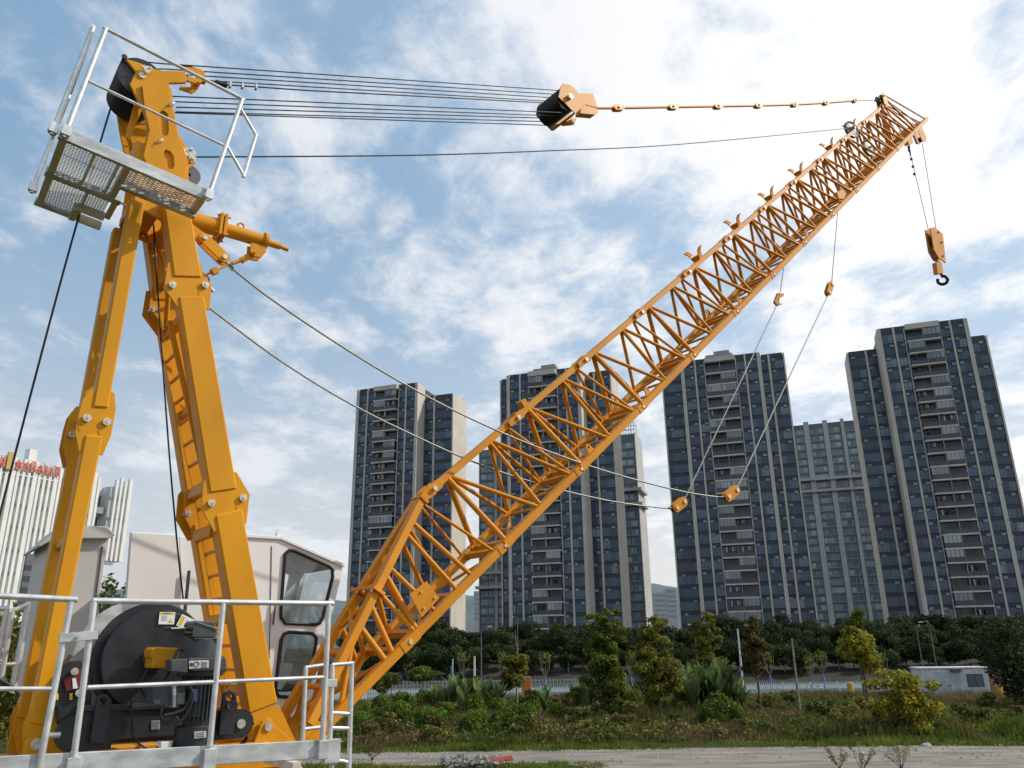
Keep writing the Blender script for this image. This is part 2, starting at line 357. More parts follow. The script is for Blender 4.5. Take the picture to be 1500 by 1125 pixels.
m = MB(); cp = [V(x, y, vN - .06) for x, y in ((600.5, 871), (625, 851), (644, 876), (618, 905))]
m.prism(cp, cc * .012); pl = m.build('plate', ORANGE_F, foot, bevel=.002)
for x, y in ((616.5, 867), (636.5, 875.5), (620.5, 891)):
    m = MB(); o = V(x, y, vN - .06); m.tube(o, o - cc * .02, .014, 8); m.build('bolt', PINM, pl)
# hinge plates at the boom foot
for sd, v in ((-1, vN - .03), (1, vF - .03)):
    m = MB(); pts = [V(x, y, vN) + cc * (v - vN) for x, y in ((447, 1054), (466, 1056), (477, 1068), (480, 1098), (436, 1098), (441, 1070))]
    m.prism(pts, cc * .06); m.build('hinge_plate', ORANGE, foot, bevel=.004)

# ---------------------------------------------------------------- A-frame
LN0, LN1 = 8.15, 8.35
def plates(name, px, v0, v1, material=ORANGE, bevel=.006, parent=None, both=True, far=False, holes=()):
    """plate(s) outlined on plane v0; far: same outline mirrored about the centre plane"""
    m = MB()
    if not far: m.pplate(px, v0, v1, holes)
    else:
        sh = cc * (mir(v0) - v0); m.prism([V(x, y, v0) + sh for x, y in px], cc * (v0 - v1), [[V(x, y, v0) + sh for x, y in h] for h in holes])
    return m
FRONT = [[(239, 290), (278, 302), (296, 406), (255, 405)], [(262, 434), (299, 433), (347.5, 716), (308, 722)], [(316, 755), (355, 745), (407, 1030), (365, 1046)]]
REAR = [[(191, 290), (213, 295), (159, 597.5), (136, 596)], [(125, 636), (151, 639), (66, 1064), (43, 1060)]]
JF1 = [(246, 384), (243, 404), (240, 422), (265, 456), (307, 453.5), (310, 416), (298, 404), (294, 384)]
JF2 = [(298, 706), (295, 745), (314, 779), (361, 767), (366, 724), (347, 692), (341, 690), (305, 697)]
JR = [(130, 573), (121, 585), (116, 603), (110, 634), (116, 662), (142, 667), (151, 666), (163, 637), (170, 599), (168, 576), (162, 572)]
FF = [(360, 1045), (408, 1032), (436, 1092), (372, 1092)]
FR = [(46, 1036), (35, 1060), (33, 1078), (42, 1120), (80, 1120), (81, 1075), (80, 1040), (72, 1033)]
pinsF = [(252, 418), (300, 418), (309, 737), (355, 729.5)]; pinsR = [(127, 613), (156, 618.6)]
for far in (False, True):
    for nm, segs, joints, pins in (('front_leg', FRONT, (JF1, JF2), pinsF), ('rear_leg', REAR, (JR,), pinsR)):
        m = MB(); t0, t1 = (LN0, LN1) if nm == 'front_leg' else (LN0 + .02, LN1 - .02)
        for sg in segs:
            mm = plates('', sg, t0, t1, far=far); m.add(mm.v, mm.f)
        leg = m.build(nm, ORANGE, crane, bevel=.014)
        m = MB()
        for J in joints:
            for v in (t0 + .018, t1 - .040):
                mm = plates('', J, v, v + .021, far=far); mm.build('joint_plate', ORANGE, leg, bevel=.003)
            c0 = sum((V(x, y, t0) for x, y in J), Vector()) / len(J)
            lo = [V(x, y, t0) for x, y in J]; lo = [c0 + (p - c0) * .72 for p in lo]
            sh = cc * (mir(t0) - t0) if far else Vector((0, 0, 0))
            lob = MB(); lob.prism([p + sh + cc * (.042 if not far else -.042) for p in lo], cc * (t1 - t0 - .084) * (-1 if far else 1)); lob.build('joint_block', ORANGE, leg)
        for J in ((FF,) if nm == 'front_leg' else (FR,)):
            for v in (t0 + .016, t1 - .036):
                mm = plates('', J, v, v + .02, far=far); mm.build('joint_plate', ORANGE, leg, bevel=.003)
        for x, y in pins:
            m = MB(); o = V(x, y, t0 + .018)
            if far: o = V(x, y, t0) + cc * (mir(t0) - t0) - cc * .16
            m.tube(o - cc * .018, o + cc * (.12 if far else .20), .033, 16); m.tube(o - cc * .03, o - cc * .018, .037, 16)
            m.tube(o - cc * .032, o - cc * .036, .016, 6)
            m.build('pin', PINM, leg)
            m = MB(); m.path([o - cc * .03 + ZZ * .035, o - cc * .045 - ZZ * .03 + bb * .01, o - cc * .04 - ZZ * .07 + bb * .02], .0035, 4); m.build('cotter', PINM, leg)
# front foot lug and pin
for far in (False, True):
    sh = cc * (mir(LN0) - LN0) if far else Vector((0, 0, 0)); sg = -1 if far else 1
    m = MB(); m.prism([V(x, y, LN0 - .05) + sh for x, y in ((371, 1092), (384, 1056), (390, 1052), (397, 1053), (402, 1062), (436, 1092))], cc * .03 * sg)
    lg = m.build('foot_lug', ORANGE, crane, bevel=.004)
    m = MB(); o = V(392.7, 1064, LN0 - .05) + sh; m.tube(o - cc * .02, o + cc * .3, .042, 18); m.build('pin', RUST if far else PINM, lg)
    m = MB(); m.prism([V(x, y, LN0 - .05) + sh for x, y in ((30, 1120), (36, 1088), (44, 1081), (55, 1080), (66, 1085), (76, 1083), (100, 1087), (104, 1120))], cc * .03 * sg)
    lg = m.build('foot_lug', ORANGE, crane, bevel=.004)
    for x, y in ((53, 1090), (49, 1115)):
        m = MB(); o = V(x, y, LN0 - .05) + sh; m.tube(o - cc * .02, o + cc * .3, .045, 18); m.build('pin', PINM, lg)
# cross members between the two legs
cm = [((239, 330), .09), ((250, 392), .06), ((262, 462), .10), ((281, 592), .10), ((297, 712), .12), ((305, 776), .12), ((330, 905), .09), ((352, 1010), .09)]
for (x, y), h in cm:
    m = MB(); p = V(x, y, LN1 - .02) + bb * .06; q = p + cc * (mir(LN1) - LN1 + .04); m.beam(p, q, .09, h, bb); m.build('cross_member', ORANGE, crane, bevel=.008)
for x, y in ((200, 320), (141, 600), (104, 790)):
    m = MB(); p = V(x, y, LN1 - .02); m.beam(p, p + cc * (mir(LN1) - LN1 + .04), .07, .08, bb); m.build('cross_member', ORANGE, crane, bevel=.008)
m = MB(); p = V(255, 470, LN1); m.smooth = True; m.tube(V(252, 345, LN1), V(262, 460, LN1) + cc * .5, .03); m.tube(V(252, 345, LN1) + cc * .5, V(262, 460, LN1), .03)
m.build('cross_brace', ORANGE, crane)
# ladder running up between the front legs
lad = empty('ladder', (0, 0, 0)); lad.parent = crane
l0 = [V(248, 470, 8.42), V(305, 722, 8.42), V(357, 1035, 8.42)]
for dv in (0.0, .36):
    m = MB()
    for a, b_ in zip(l0[:-1], l0[1:]): m.beam(a + cc * dv, b_ + cc * dv, .025, .055, cc)
    m.build('stringer', ORANGE, lad)
tot = 0
for a, b_ in zip(l0[:-1], l0[1:]):
    n = int((b_ - a).length / .235)
    for k in range(n):
        p = a.lerp(b_, (k + .5) / n); m = MB(); m.tube(p, p + cc * .36, .019, 8); m.build('rung', ORANGE, lad)

# ---------------------------------------------------------------- mast head
hv0, hv1 = 8.29, 8.33
HEAD = [(184, 86), (199, 90), (213, 95), (228, 101), (239, 103), (272, 104), (273, 121), (247, 121.5), (252, 133), (254, 157), (259, 181), (262, 197), (272, 212), (285.6, 225), (286.5, 239), (276.5, 246), (276, 262), (292, 300), (268, 330), (236, 322), (196, 300), (206, 232), (216, 195), (213, 170), (207, 155), (200, 142), (190, 123), (199, 105)]
head = empty('mast_head', (0, 0, 0)); head.parent = crane
for far in (False, True):
    m = plates('', HEAD, hv0, hv1, far=far); m.build('side_plate', ORANGE, head, bevel=.006)
m = MB(); m.pplate([(208, 124), (247, 124), (252, 158), (259, 182), (261, 200), (268, 215), (276, 235), (270, 262), (272, 285), (232, 285), (210, 228), (219, 190), (212, 160)], hv0 - .035, hv0 - .001,
    holes=[[(233, 166), (236, 162), (242, 163), (246, 168), (247, 192), (244, 199), (238, 197), (234, 190)], [(240, 222), (243, 219), (249, 221), (254, 228), (255, 243), (252, 248), (246, 246), (241, 238)]]); m.build('doubler_plate', ORANGE, head, bevel=.005)
# wide plates and web linking both sides down to the legs
m = MB()
for x, y, w_, h in ((204, 225, .10, .30), (262, 235, .10, .30), (215, 300, .3, .10), (265, 318, .20, .12), (235, 190, .12, .06)):
    p = V(x, y, hv1); m = MB(); m.beam(p, p + cc * (mir(hv1) - hv1), w_, h, bb); m.build('cross_web', ORANGE, head, bevel=.006)
m = MB(); m.pplate([(171, 163), (190, 170), (211, 160), (203, 200), (198, 228), (205, 240), (182, 223), (175, 190)], mir(hv0) - .02, mir(hv0) + .02); m.pplate([(197, 150), (208, 160), (190, 205), (184, 200)], 8.5, 8.53); m.build('rear_plate', ORANGE, head, bevel=.005)
shc = V(207, 113, 8.32); 
R_ = .245
m = MB(); nsh = 10; span = mir(8.34) - 8.34
for k in range(nsh):
    t = k * span / nsh + .01; w_ = span / nsh - .008
    m.lathe(shc, cc, [(.05, t), (R_ * .85, t), (R_, t), (R_ - .035, t + w_ * .5), (R_, t + w_), (R_ * .85, t + w_), (.05, t + w_)], 40)
m.build('sheave', NYLON, head)
m = MB(); m.tube(shc - cc * .05, shc + cc * (span + .08), .04, 14); m.prism([V(x, y, hv0 - .036) for x, y in ((207, 98), (212, 97), (219, 98), (223, 100), (221, 104), (218, 108), (213, 107), (211, 103))], -cc * .015)
for x, y in ((208.5, 98.5), (220, 100)): o = V(x, y, hv0 - .05); m.tube(o, o - cc * .02, .014, 6)
m.build('axle', PINM, head)
m = MB(); p = V(182, 84, 8.3); m.tube(p, p + cc * (span + .05), .018, 8); m.tube(p - cc * .02, p, .03, 8); m.build('rope_guard', DARK, head)
m = MB(); m.pplate([(269, 216), (281, 217), (287, 223), (287, 236), (280, 238), (276, 229), (270, 227)], hv0 - .02, hv0 - .001)
for x, y in ((280, 219), (282.5, 233)): o = V(x, y, hv0 - .02); m.tube(o, o - cc * .025, .02, 6)
m.build('keeper_plate', PINM, head)
for x, y in ((235, 207), (252, 153)):
    m = MB(); o = V(x, y, hv0 - .037); m.tube(o, o - cc * .03, .018, 8); m.path([o - cc * .02 + ZZ * .03 + bb * .02, o - cc * .04 - ZZ * .01, o - cc * .03 - ZZ * .05 - bb * .03], .006, 5); m.build('pin', PINM, head)
m = MB(); o = V(277, 256, 8.42); m.lathe(o, cc, [(.02, 0), (.11, 0), (.13, 0), (.105, .03), (.13, .06), (.11, .06), (.02, .06)], 28); m.build('guide_sheave', NYLONG, head)
# clevis where the dead end of the rope starts
m = MB(); y0 = V(266, 108, vC - .12); y1 = V(297, 116, vC - .12)
for dv in (-.2, .0): m.prism([V(x, y, vC - .15) + cc * (dv + .1) for x, y in ((262, 102), (275, 103), (290, 108), (297, 113), (296, 120), (291, 127), (285, 130), (266, 123), (268, 119), (284, 121), (283, 113), (273, 112))], cc * .025)
m.tube(V(290, 123, vC - .28), V(290, 123, vC), .025, 10); m.beam(V(288, 117, vC - .18), V(301, 119, vC - .18), .08, .05, cc); m.build('clevis', ORANGE, head, bevel=.003)
m = MB(); m.tube(V(300, 118, vC - .18), V(330, 124, vC - .18), .018, 8, .03); m.tube(V(316, 121, vC - .18), V(332, 125, vC - .18), .035, 8); m.build('rope_socket', DARK, head)

# backstop cylinder (points right from the mast head)
cyl = empty('backstop_cylinder', (0, 0, 0)); cyl.parent = crane
c0, c1, c2, c3, c4 = [V(x, y, vC - .1) for x, y in ((262, 319), (322, 334), (388, 354), (410, 361), (422, 366))]
m = MB(); m.smooth = True; m.tube(c0, c1, .105, 24); m.tube(c1, c2, .082, 24); m.tube(c2 - (c2 - c1).normalized() * .02, c2 + (c2 - c1).normalized() * .02, .11, 24); m.build('barrel', ORANGE, cyl)
m = MB(); m.tube(c2, c3, .042, 18); m.tube(c3, c4, .026, 14); m.build('rod', ORANGE, cyl)
m = MB(); ax = (c2 - c1).normalized(); sd = ax.cross(cc)
for o in (c1 - ax * .02, c1 + ax * .03):
    m.obox(o, ax * .018, cc * .13, sd * .14)
for a, b_ in ((1, 1), (1, -1), (-1, 1), (-1, -1)): m.tube(c1 - ax * .07 + cc * a * .1 + sd * b_ * .11, c1 + ax * .08 + cc * a * .1 + sd * b_ * .11, .014, 6)
m.build('flange', ORANGE, cyl, bevel=.004)
m = MB(); o = V(353, 331, vC - .1); m.torus(o, cc, .035, .013, 18, 6); m.build('lifting_eye', ORANGE, cyl)
m = MB()
for dv in (-.06, .05): m.prism([V(x, y, vC - .1) + cc * dv for x, y in ((365, 358), (388, 363), (387, 372), (380, 380), (369, 378), (364, 371))], cc * .02)
m.tube(V(372, 371, vC - .2), V(372, 371, vC), .018, 8); m.beam(V(372, 371, vC - .1), V(353, 382, vC - .1), .05, .07, cc); m.build('lug', ORANGE, cyl, bevel=.003)
m = MB(); m.tube(V(357, 380, vC - .1), V(340, 386, vC - .1), .022, 10); m.tube(V(342, 385, vC - .1), V(303, 402, vC - .1), .012, 8); m.beam(V(310, 399, vC - .1), V(318, 396, vC - .1), .07, .07, cc); m.build('tie_rod', ORANGE, cyl)
for v in (8.27, mir(8.27)):
    lk = empty('pendant_link', (0, 0, 0)); lk.parent = crane
    d0 = cc * (v - 8.27)
    a, b_ = V(298, 351, 8.27) + d0, V(327, 379, 8.27) + d0; u_ = (b_ - a).normalized(); w_ = u_.cross(cc)
    for dv in (-.05, .04):
        m = MB(); r = .062; pts = [a + (-u_ * sin(t) + w_ * cos(t)) * r for t in [pi * q / 8 for q in range(9)]] + [b_ + (u_ * sin(t) - w_ * cos(t)) * r for t in [pi * q / 8 for q in range(9)]]
        m.prism([p + cc * dv for p in pts], cc * .022); m.build('side_plate', ORANGE, lk, bevel=.003)
    for p in (a, b_): m = MB(); m.tube(p - cc * .07, p + cc * .08, .028, 12); m.build('pin', PINM, lk)
    m = MB(); m.beam(a - bb * .25 + ZZ * .12, a, .06, .12, cc); m.build('lug', ORANGE, lk)
    m = MB(); m.tube(b_, V(342, 396, 8.27) + d0, .016, 8, .024); m.build('socket', PINM, lk)
    if v > 8.5: continue
    m = MB(); m.tube(V(336, 386, 8.25) + d0, V(350, 402, 8.25) + d0, .014, 6); m.build('tape', BLUEP, lk)
# ---------------------------------------------------------------- service basket on the mast head
bk = empty('service_platform', (0, 0, 0)); bk.parent = crane
vb = 7.62
O = V(84, 202, vb); E_ = V(300, 294, vb); tt = (E_ - O).normalized(); LB = (E_ - O).length
nb = tt.cross(cc); nb = nb if nb.z > 0 else -nb
def K(t, c, n): return O + tt * (t * LB) + cc * c + nb * n
print('basket', LB, nb, tt)
DB = 1.44
m = MB(); hB = .13
m.obox(K(.5, 0, hB / 2), tt * (LB / 2), cc * .022, nb * (hB / 2)); m.build('edge_beam', GALVB, bk, bevel=.004)
m = MB(); m.obox(K(.235, DB, .03), tt * (LB * .235), cc * .04, nb * .035); m.obox(K(.26, DB * .5, .02), tt * (LB * .26), cc * .05, nb * .035)
m.obox(K(.735, .36, .0), tt * (LB * .275), cc * .035, nb * .04); m.build('support_channel', GALVB, bk, bevel=.004)
for t, c0_, c1_, w_ in ((.035, .02, DB, .035), (.455, .02, DB * .52, .03), (.49, DB * .5, DB * .82, .03), (.985, .02, .36, .03), (.30, DB * .5, DB * .98, .012), (.24, .02, DB * .5, .008), (.40, .02, DB * .5, .008)):
    m = MB(); m.obox(K(t, (c0_ + c1_) / 2, .03), tt * w_, cc * ((c1_ - c0_) / 2), nb * .03); m.build('cross_beam', CREAM, bk, bevel=.003)
# frame of the rope opening
m = MB(); m.obox(K(.37, DB * .80, .0), tt * (LB * .1), cc * .012, nb * .05); m.obox(K(.27, DB * .90, .0), tt * .03, cc * .13, nb * .05); m.obox(K(.40, DB * .97, .0), tt * (LB * .08), cc * .012, nb * .05)
m.build('opening_frame', CREAM, bk, bevel=.003)
def grid(m, t0, t1, c0_, c1_, step=.045, r=.0035):
    """expanded-metal floor"""
    w_, d_ = (t1 - t0) * LB, c1_ - c0_
    def seg(p0, p1): m.beam(K(t0 + p0[0] / LB, c0_ + p0[1], .045), K(t0 + p1[0] / LB, c0_ + p1[1], .045), r * 2.2, r, nb.cross(tt))
    k = .5
    n = int((w_ + d_ / k) / step) + 1
    for sg in (1, -1):
        for i in range(-int(d_ / k / step) - 1, n):
            x0 = i * step; a = []
            # line: x = x0 + sg*y/k ...
            ys = (0, d_); xs = [x0 + (y / k if sg > 0 else (d_ - y) / k) for y in ys]
            (xa, ya), (xb, yb) = (xs[0], ys[0]), (xs[1], ys[1])
            if xa == xb: continue
            def clip(xa, ya, xb, yb):
                ts_ = [0, 1]
                for lim in (0, w_):
                    t = (lim - xa) / (xb - xa)
                    if 0 < t < 1: ts_.append(t)
                ts_.sort(); 
                for q0, q1 in zip(ts_[:-1], ts_[1:]):
                    mx = xa + (xb - xa) * (q0 + q1) / 2
                    if 0 <= mx <= w_: return (xa + (xb - xa) * q0, ya + (yb - ya) * q0), (xa + (xb - xa) * q1, ya + (yb - ya) * q1)
            r_ = clip(xa, ya, xb, yb)
            if r_: seg(*r_)
for a in ((.055, .455, .03, DB * .47), (.055, .455, DB * .53, DB * .80), (.055, .26, DB * .80, DB * .96)):
    m = MB(); grid(m, *a, step=.055, r=.0036); m.build('mesh_floor', MESHM, bk, fixn=False)
m = MB(); grid(m, .48, .975, .03, .34, step=.085, r=.005); m.build('mesh_floor', MESHM, bk, fixn=False)
def clamp(p, parent):
    m = MB(); m.obox(p, tt * .038, cc * .03, nb * .055); m.obox(p - nb * .02, tt * .045, cc * .022, nb * .02)
    m.tube(p - nb * .055, p - nb * .075, .02, 8); m.build('clamp', GALV, parent, bevel=.003)
rr = .0225
P1b, P1t = V(97, 192, vb - .05), V(155, 42, vb - .05); P2b, P2t = V(306, 285, vb - .05), V(355, 145, vb - .05)
rl = empty('guardrail', (0, 0, 0)); rl.parent = bk
def tub(name, a, b_, r=rr, parent=None):
    m = MB(); m.tube(a, b_, r, 12); m.tube(a, b_, r * .8, 8, cap=False); return m.build(name, GALV, parent)
tub('post', P1b, P1t, .024, bk); tub('post', P2b, P2t, .024, bk); tub('top_rail', P1t - tt * .03, P2t + tt * .03, .019, bk); tub('mid_rail', V(130, 119, vb - .05), V(330, 214, vb - .05), .015, bk)
for p in (P1b, P2b): clamp(p, bk)
S0b = V(79, 188, vb + .02); S0t = V(136.5, 40, vb + .02); sidev = (S0t - S0b)
tub('post', S0b, S0t, .024, bk); tub('top_rail', S0t - cc * .02, S0t + cc * 1.28, .024, bk); tub('mid_rail', S0b + sidev * .5, S0b + sidev * .5 + cc * 1.26, .015, bk)
tub('post', S0b + cc * 1.26, S0t + cc * 1.26, .024, bk); clamp(S0b, bk); clamp(S0b + cc * 1.26, bk)
tub('mid_rail', V(107, 178, vb) + cc * 1.15, V(107, 178, vb) + cc * 1.15 + tt * 1.5, .015, bk)
G = [V(x, y, vb - .05) for x, y in ((353, 160), (375, 198), (357, 257), (333, 215))]
tub('gate_rail', G[0], G[1], .017, bk); tub('gate_rail', G[1] + (G[1] - G[2]).normalized() * .02, G[2] - (G[1] - G[2]).normalized() * .02, .021, bk); tub('gate_rail', G[2], G[3], .017, bk)
bpy.data.objects.remove(rl)

# ---------------------------------------------------------------- ropes of the crane
def rope(name, pts, r, material=ROPED, n=6, parent=crane):
    m = MB(); m.path(pts, r, n); return m.build(name, material, parent, fixn=False)
blk = empty('bridle_block', (0, 0, 0)); blk.parent = crane
bv0 = vC - .29; bv1 = vC + .29
bc = V(832, 144, bv0)
ys_h = [92, 99, 105, 111, 117]; ys_hl = [142, 149, 157, 163.5]
top_h = [(235, 93), (240, 101), (246, 108), (252, 115)]; top_b = [(816, 132.4), (811, 138), (806, 143), (799, 148)]
for k, (h, q) in enumerate(zip(top_h, top_b)):
    f_ = k / 3.2; rope('luffing_rope', [shc + cc * (.03 + .5 * f_) + ZZ * .238 + bb * .02, V(h[0], h[1], 8.36 + .5 * f_), V(q[0], q[1], bv0 + .04 + .48 * f_)], .0085)
for k, (h, q) in enumerate(zip([(250, 141), (256, 149), (258, 157), (258, 163.8)], [(822, 165), (814, 169.8), (795, 173), (796, 178)])):
    f_ = k / 3.2; rope('luffing_rope', [V(h[0], h[1], 8.36 + .5 * f_), V(q[0], q[1], bv0 + .04 + .48 * f_)], .0085)
rope('luffing_rope', [V(250, 165, 8.9), V(800, 183.5, bv1 - .04)], .0085)
rope('luffing_rope', [V(328, 124, vC - .18), V(450, 132.5, vC - .18), V(796, 150.5, vC + .2)], .010)
m = MB()
for x, y in ((337, 124.6), (355, 126), (375, 127.6)): o = V(x, y, vC - .18); m.obox(o, bb * .012, cc * .025, ZZ * .035); m.tube(o + ZZ * .03 + cc * .015, o - ZZ * .04 + cc * .015, .006, 5)
m.build('rope_clamp', PINM, crane)
# bridle block
BP = [(821, 127), (824, 123), (828, 124), (835, 125.5), (841, 131), (847, 137.5), (867, 138), (872, 150), (874, 159), (856, 154), (850, 160), (842, 167), (840, 166), (827, 152), (817, 143), (819, 133)]
for v in (bv0 - .02, bv1):
    m = MB(); m.prism([V(x, y, bv0) + cc * (v - bv0) for x, y in BP], cc * .02); m.build('side_plate', ORANGE_F, blk, bevel=.003)
m = MB(); Rb = .215; ax0 = V(830, 145.5, bv0) + cc * .02; n = 9; sp = .54
for k in range(n):
    t = k * sp / n; w_ = sp / n - .006
    m.lathe(ax0, cc, [(.04, t), (Rb, t), (Rb - .03, t + w_ / 2), (Rb, t + w_), (.04, t + w_)], 36)
m.build('sheave', NYLON, blk)
m = MB(); m.tube(bc - cc * .05, bc + cc * .65, .035, 12); m.tube(bc - cc * .08, bc - cc * .02, .05, 6); m.tube(V(848, 168, bv0), V(848, 168, bv0) + cc * .0, .01); m.build('axle', PINM, blk)
m = MB(); m.prism([V(x, y, vC - .06) for x, y in ((852, 154), (874, 156), (876, 165), (872, 168), (850, 166))], cc * .14); m.beam(V(841, 166.5, bv0), V(841, 166.5, bv0) + cc * .56, .03, .03, bb)
m.prism([V(x, y, vC - .06) for x, y in ((828, 178), (845, 172), (843, 179), (830, 180))], cc * .12); m.build('yoke', ORANGE_F, blk, bevel=.003)
# pendant bars along the top
nodes = [(874, 158.5), (905, 158.5), (985, 157), (1051, 156), (1110, 155), (1163, 153.5), (1209, 151), (1252, 147.5), (1283, 146.5)]
for a, b_ in zip(nodes[:-1], nodes[1:]):
    pb = empty('pendant_bar', (0, 0, 0)); pb.parent = crane
    p, q = V(*a, vC), V(*b_, vC); u_ = (q - p).normalized(); thin = a[0] > 1240
    m = MB(); m.tube(p + u_ * (.08 if a[0] > 880 else -.02), q - u_ * .08, .012 if thin else .024, 10); m.build('bar', ORANGE_F, pb)
    if not thin and b_[0] < 1280:
        w_ = u_.cross(cc).normalized()
        for dv in (-.045, .03):
            m = MB(); r = .055; a0, b0 = q - u_ * .10, q + u_ * .10
            pts = [a0 + (-u_ * sin(t) + w_ * cos(t)) * r for t in [pi * z / 6 for z in range(7)]] + [b0 + (u_ * sin(t) - w_ * cos(t)) * r for t in [pi * z / 6 for z in range(7)]]
            m.prism([x + cc * dv for x in pts], cc * .018); m.build('link_plate', ORANGE_F, pb)
        m = MB(); m.tube(q - cc * .075, q + cc * .08, .022, 8); m.build('pin', PINM, pb)
# hoist rope, luffing rope down to the winch
def curve(pts, v, n=6):
    """smooth curve through survey points lying in one vertical plane"""
    P = [V(x, y, v) for x, y in pts]; out = []
    for i in range(len(P) - 1):
        p0, p1, p2, p3 = P[max(i - 1, 0)], P[i], P[i + 1], P[min(i + 2, len(P) - 1)]
        for k in range(n):
            t = k / n; out.append(.5 * ((2 * p1) + (p2 - p0) * t + (2 * p0 - 5 * p1 + 4 * p2 - p3) * t * t + (3 * p1 - p0 - 3 * p2 + p3) * t ** 3))
    return out + [P[-1]]
rope('hoist_rope', curve([(288, 230), (600, 227.5), (800, 221), (1000, 211), (1240, 188)], 8.5), .010)
rope('winch_rope', curve([(166, 146), (148, 205), (100, 372), (47, 570), (0, 752), (-60, 990)], 8.95), .011)
rope('winch_rope', curve([(223, 296), (228, 380), (234, 470), (246, 640), (258, 780), (269, 885)], 8.6), .010)
rope('pendant_rope', curve([(341, 394), (400, 440), (500, 507), (600, 567), (700, 618), (800, 660), (900, 694), (1000, 720), (1062, 729.5)], 8.22), .0125, ROPEG)
rope('pendant_rope', curve([(300, 446), (400, 521), (500, 584), (600, 635), (700, 679), (800, 712), (900, 735), (984, 745.5)], 9.02), .0125, ROPEG)
rope('pendant_rope', [V(1229, 288, 8.22), V(1218.5, 412, 8.22)], .010, ROPEG); rope('pendant_rope', [V(1212, 434, 8.22), V(1080, 714, 8.22)], .0125, ROPEG)
rope('pendant_rope', [V(1149, 385, 9.02), V(1143, 428, 9.02)], .010, ROPEG); rope('pendant_rope', [V(1138, 447, 9.02), V(1003, 731, 9.02)], .0125, ROPEG)
def link(a, b_, v, r, name='pendant_link'):
    lk = empty(name, (0, 0, 0)); lk.parent = crane
    p, q = V(*a, v), V(*b_, v); u_ = (q - p).normalized(); w_ = u_.cross(cc).normalized()
    for dv in (-.04, .025):
        m = MB(); pts = [p + (-u_ * sin(t) + w_ * cos(t)) * r for t in [pi * z / 8 for z in range(9)]] + [q + (u_ * sin(t) - w_ * cos(t)) * r for t in [pi * z / 8 for z in range(9)]]
        m.prism([x + cc * dv for x in pts], cc * .018); m.build('side_plate', ORANGE_F, lk, bevel=.002)
    for x in (p, q): m = MB(); m.tube(x - cc * .06, x + cc * .06, .028 * r / .06, 10); m.build('pin', PINM, lk)
    return lk
link((1077, 718), (1065, 728), 8.22, .085); link((1000, 735), (989, 744), 9.02, .085)
link((1216.5, 417), (1212.5, 429), 8.22, .075); 
m = MB(); m.pplate([(1140, 429), (1149, 430), (1148, 434), (1143, 435), (1141, 443), (1146, 446), (1140, 448), (1135, 442)], 9.0, 9.05); m.build('pendant_hook', ORANGE_F, crane)
m = MB()
for p, q, v in (((1064, 729), (1052, 728), 8.22), ((988, 745), (978, 744.5), 9.02)): m.tube(V(*p, v), V(*q, v), .03, 8, .016)
m.build('rope_socket', DARK, crane)
m = MB(); m.pplate([(1226, 281), (1236, 278), (1240, 284), (1236, 291), (1229, 291)], 8.12, 8.18); m.build('pendant_lug', ORANGE_F, crane)

# ---------------------------------------------------------------- hook block (hangs free)
hb = empty('hook_block', V(1372, 370, vC), 'orange hook block with a black hook hanging on thin wire from the boom tip', 'hook block')
for v in (vC - .09, vC + .06):
    m = MB(); m.prism([V(x, y, vC) + cc * (v - vC) for x, y in ((1358.5, 336), (1364, 334), (1376.6, 344), (1379, 365), (1381, 387), (1376.6, 383), (1371, 380), (1364, 368))], cc * .03); m.build('side_plate', ORANGE_F, hb, bevel=.003)
m = MB(); m.lathe(V(1368, 353, vC) - cc * .05, cc, [(.02, 0), (.16, 0), (.13, .045), (.16, .09), (.02, .09)], 22); m.build('sheave', DARK, hb)
for x, y in ((1369.5, 342), (1374, 357), (1376, 377)): m = MB(); m.tube(V(x, y, vC) - cc * .12, V(x, y, vC) + cc * .12, .028, 8); m.build('bolt', RUST, hb)
m = MB(); m.pplate([(1371.5, 384), (1379.5, 383), (1382, 400), (1374, 401)], vC - .06, vC + .06); m.build('swivel', ORANGE_F, hb, bevel=.004)
m = MB(); hc = V(1380.5, 409.5, vC); m.tube(V(1378, 399, vC), V(1379, 403, vC), .035, 10)
m.torus(hc - ZZ * .02, bb * .9 + cc * .45, .125, .045, 24, 9, pi * .45, pi * 2.15, ref=cc) ; m.build('hook', BLACK, hb)
m = MB(); m.tube(V(1386, 403, vC), V(1391, 410, vC), .01, 6); m.build('safety_latch', PINM, hb)
for a, b_ in (((1331, 214), (1360, 337)), ((1351, 210), (1372, 340))):
    o = rope('hoist_line', [V(*a, vC), V(*b_, vC)], .009, parent=hb)
m = MB()
for x, y in ((1332, 220), (1335, 233), (1337.5, 244), (1339.5, 255)): o = V(x, y, vC); m.obox(o, bb * .03, cc * .03, ZZ * .03)
m.tube(V(1331, 214, vC), V(1334, 229, vC), .04, 8, .015); m.build('rope_clamp', DARK, hb)

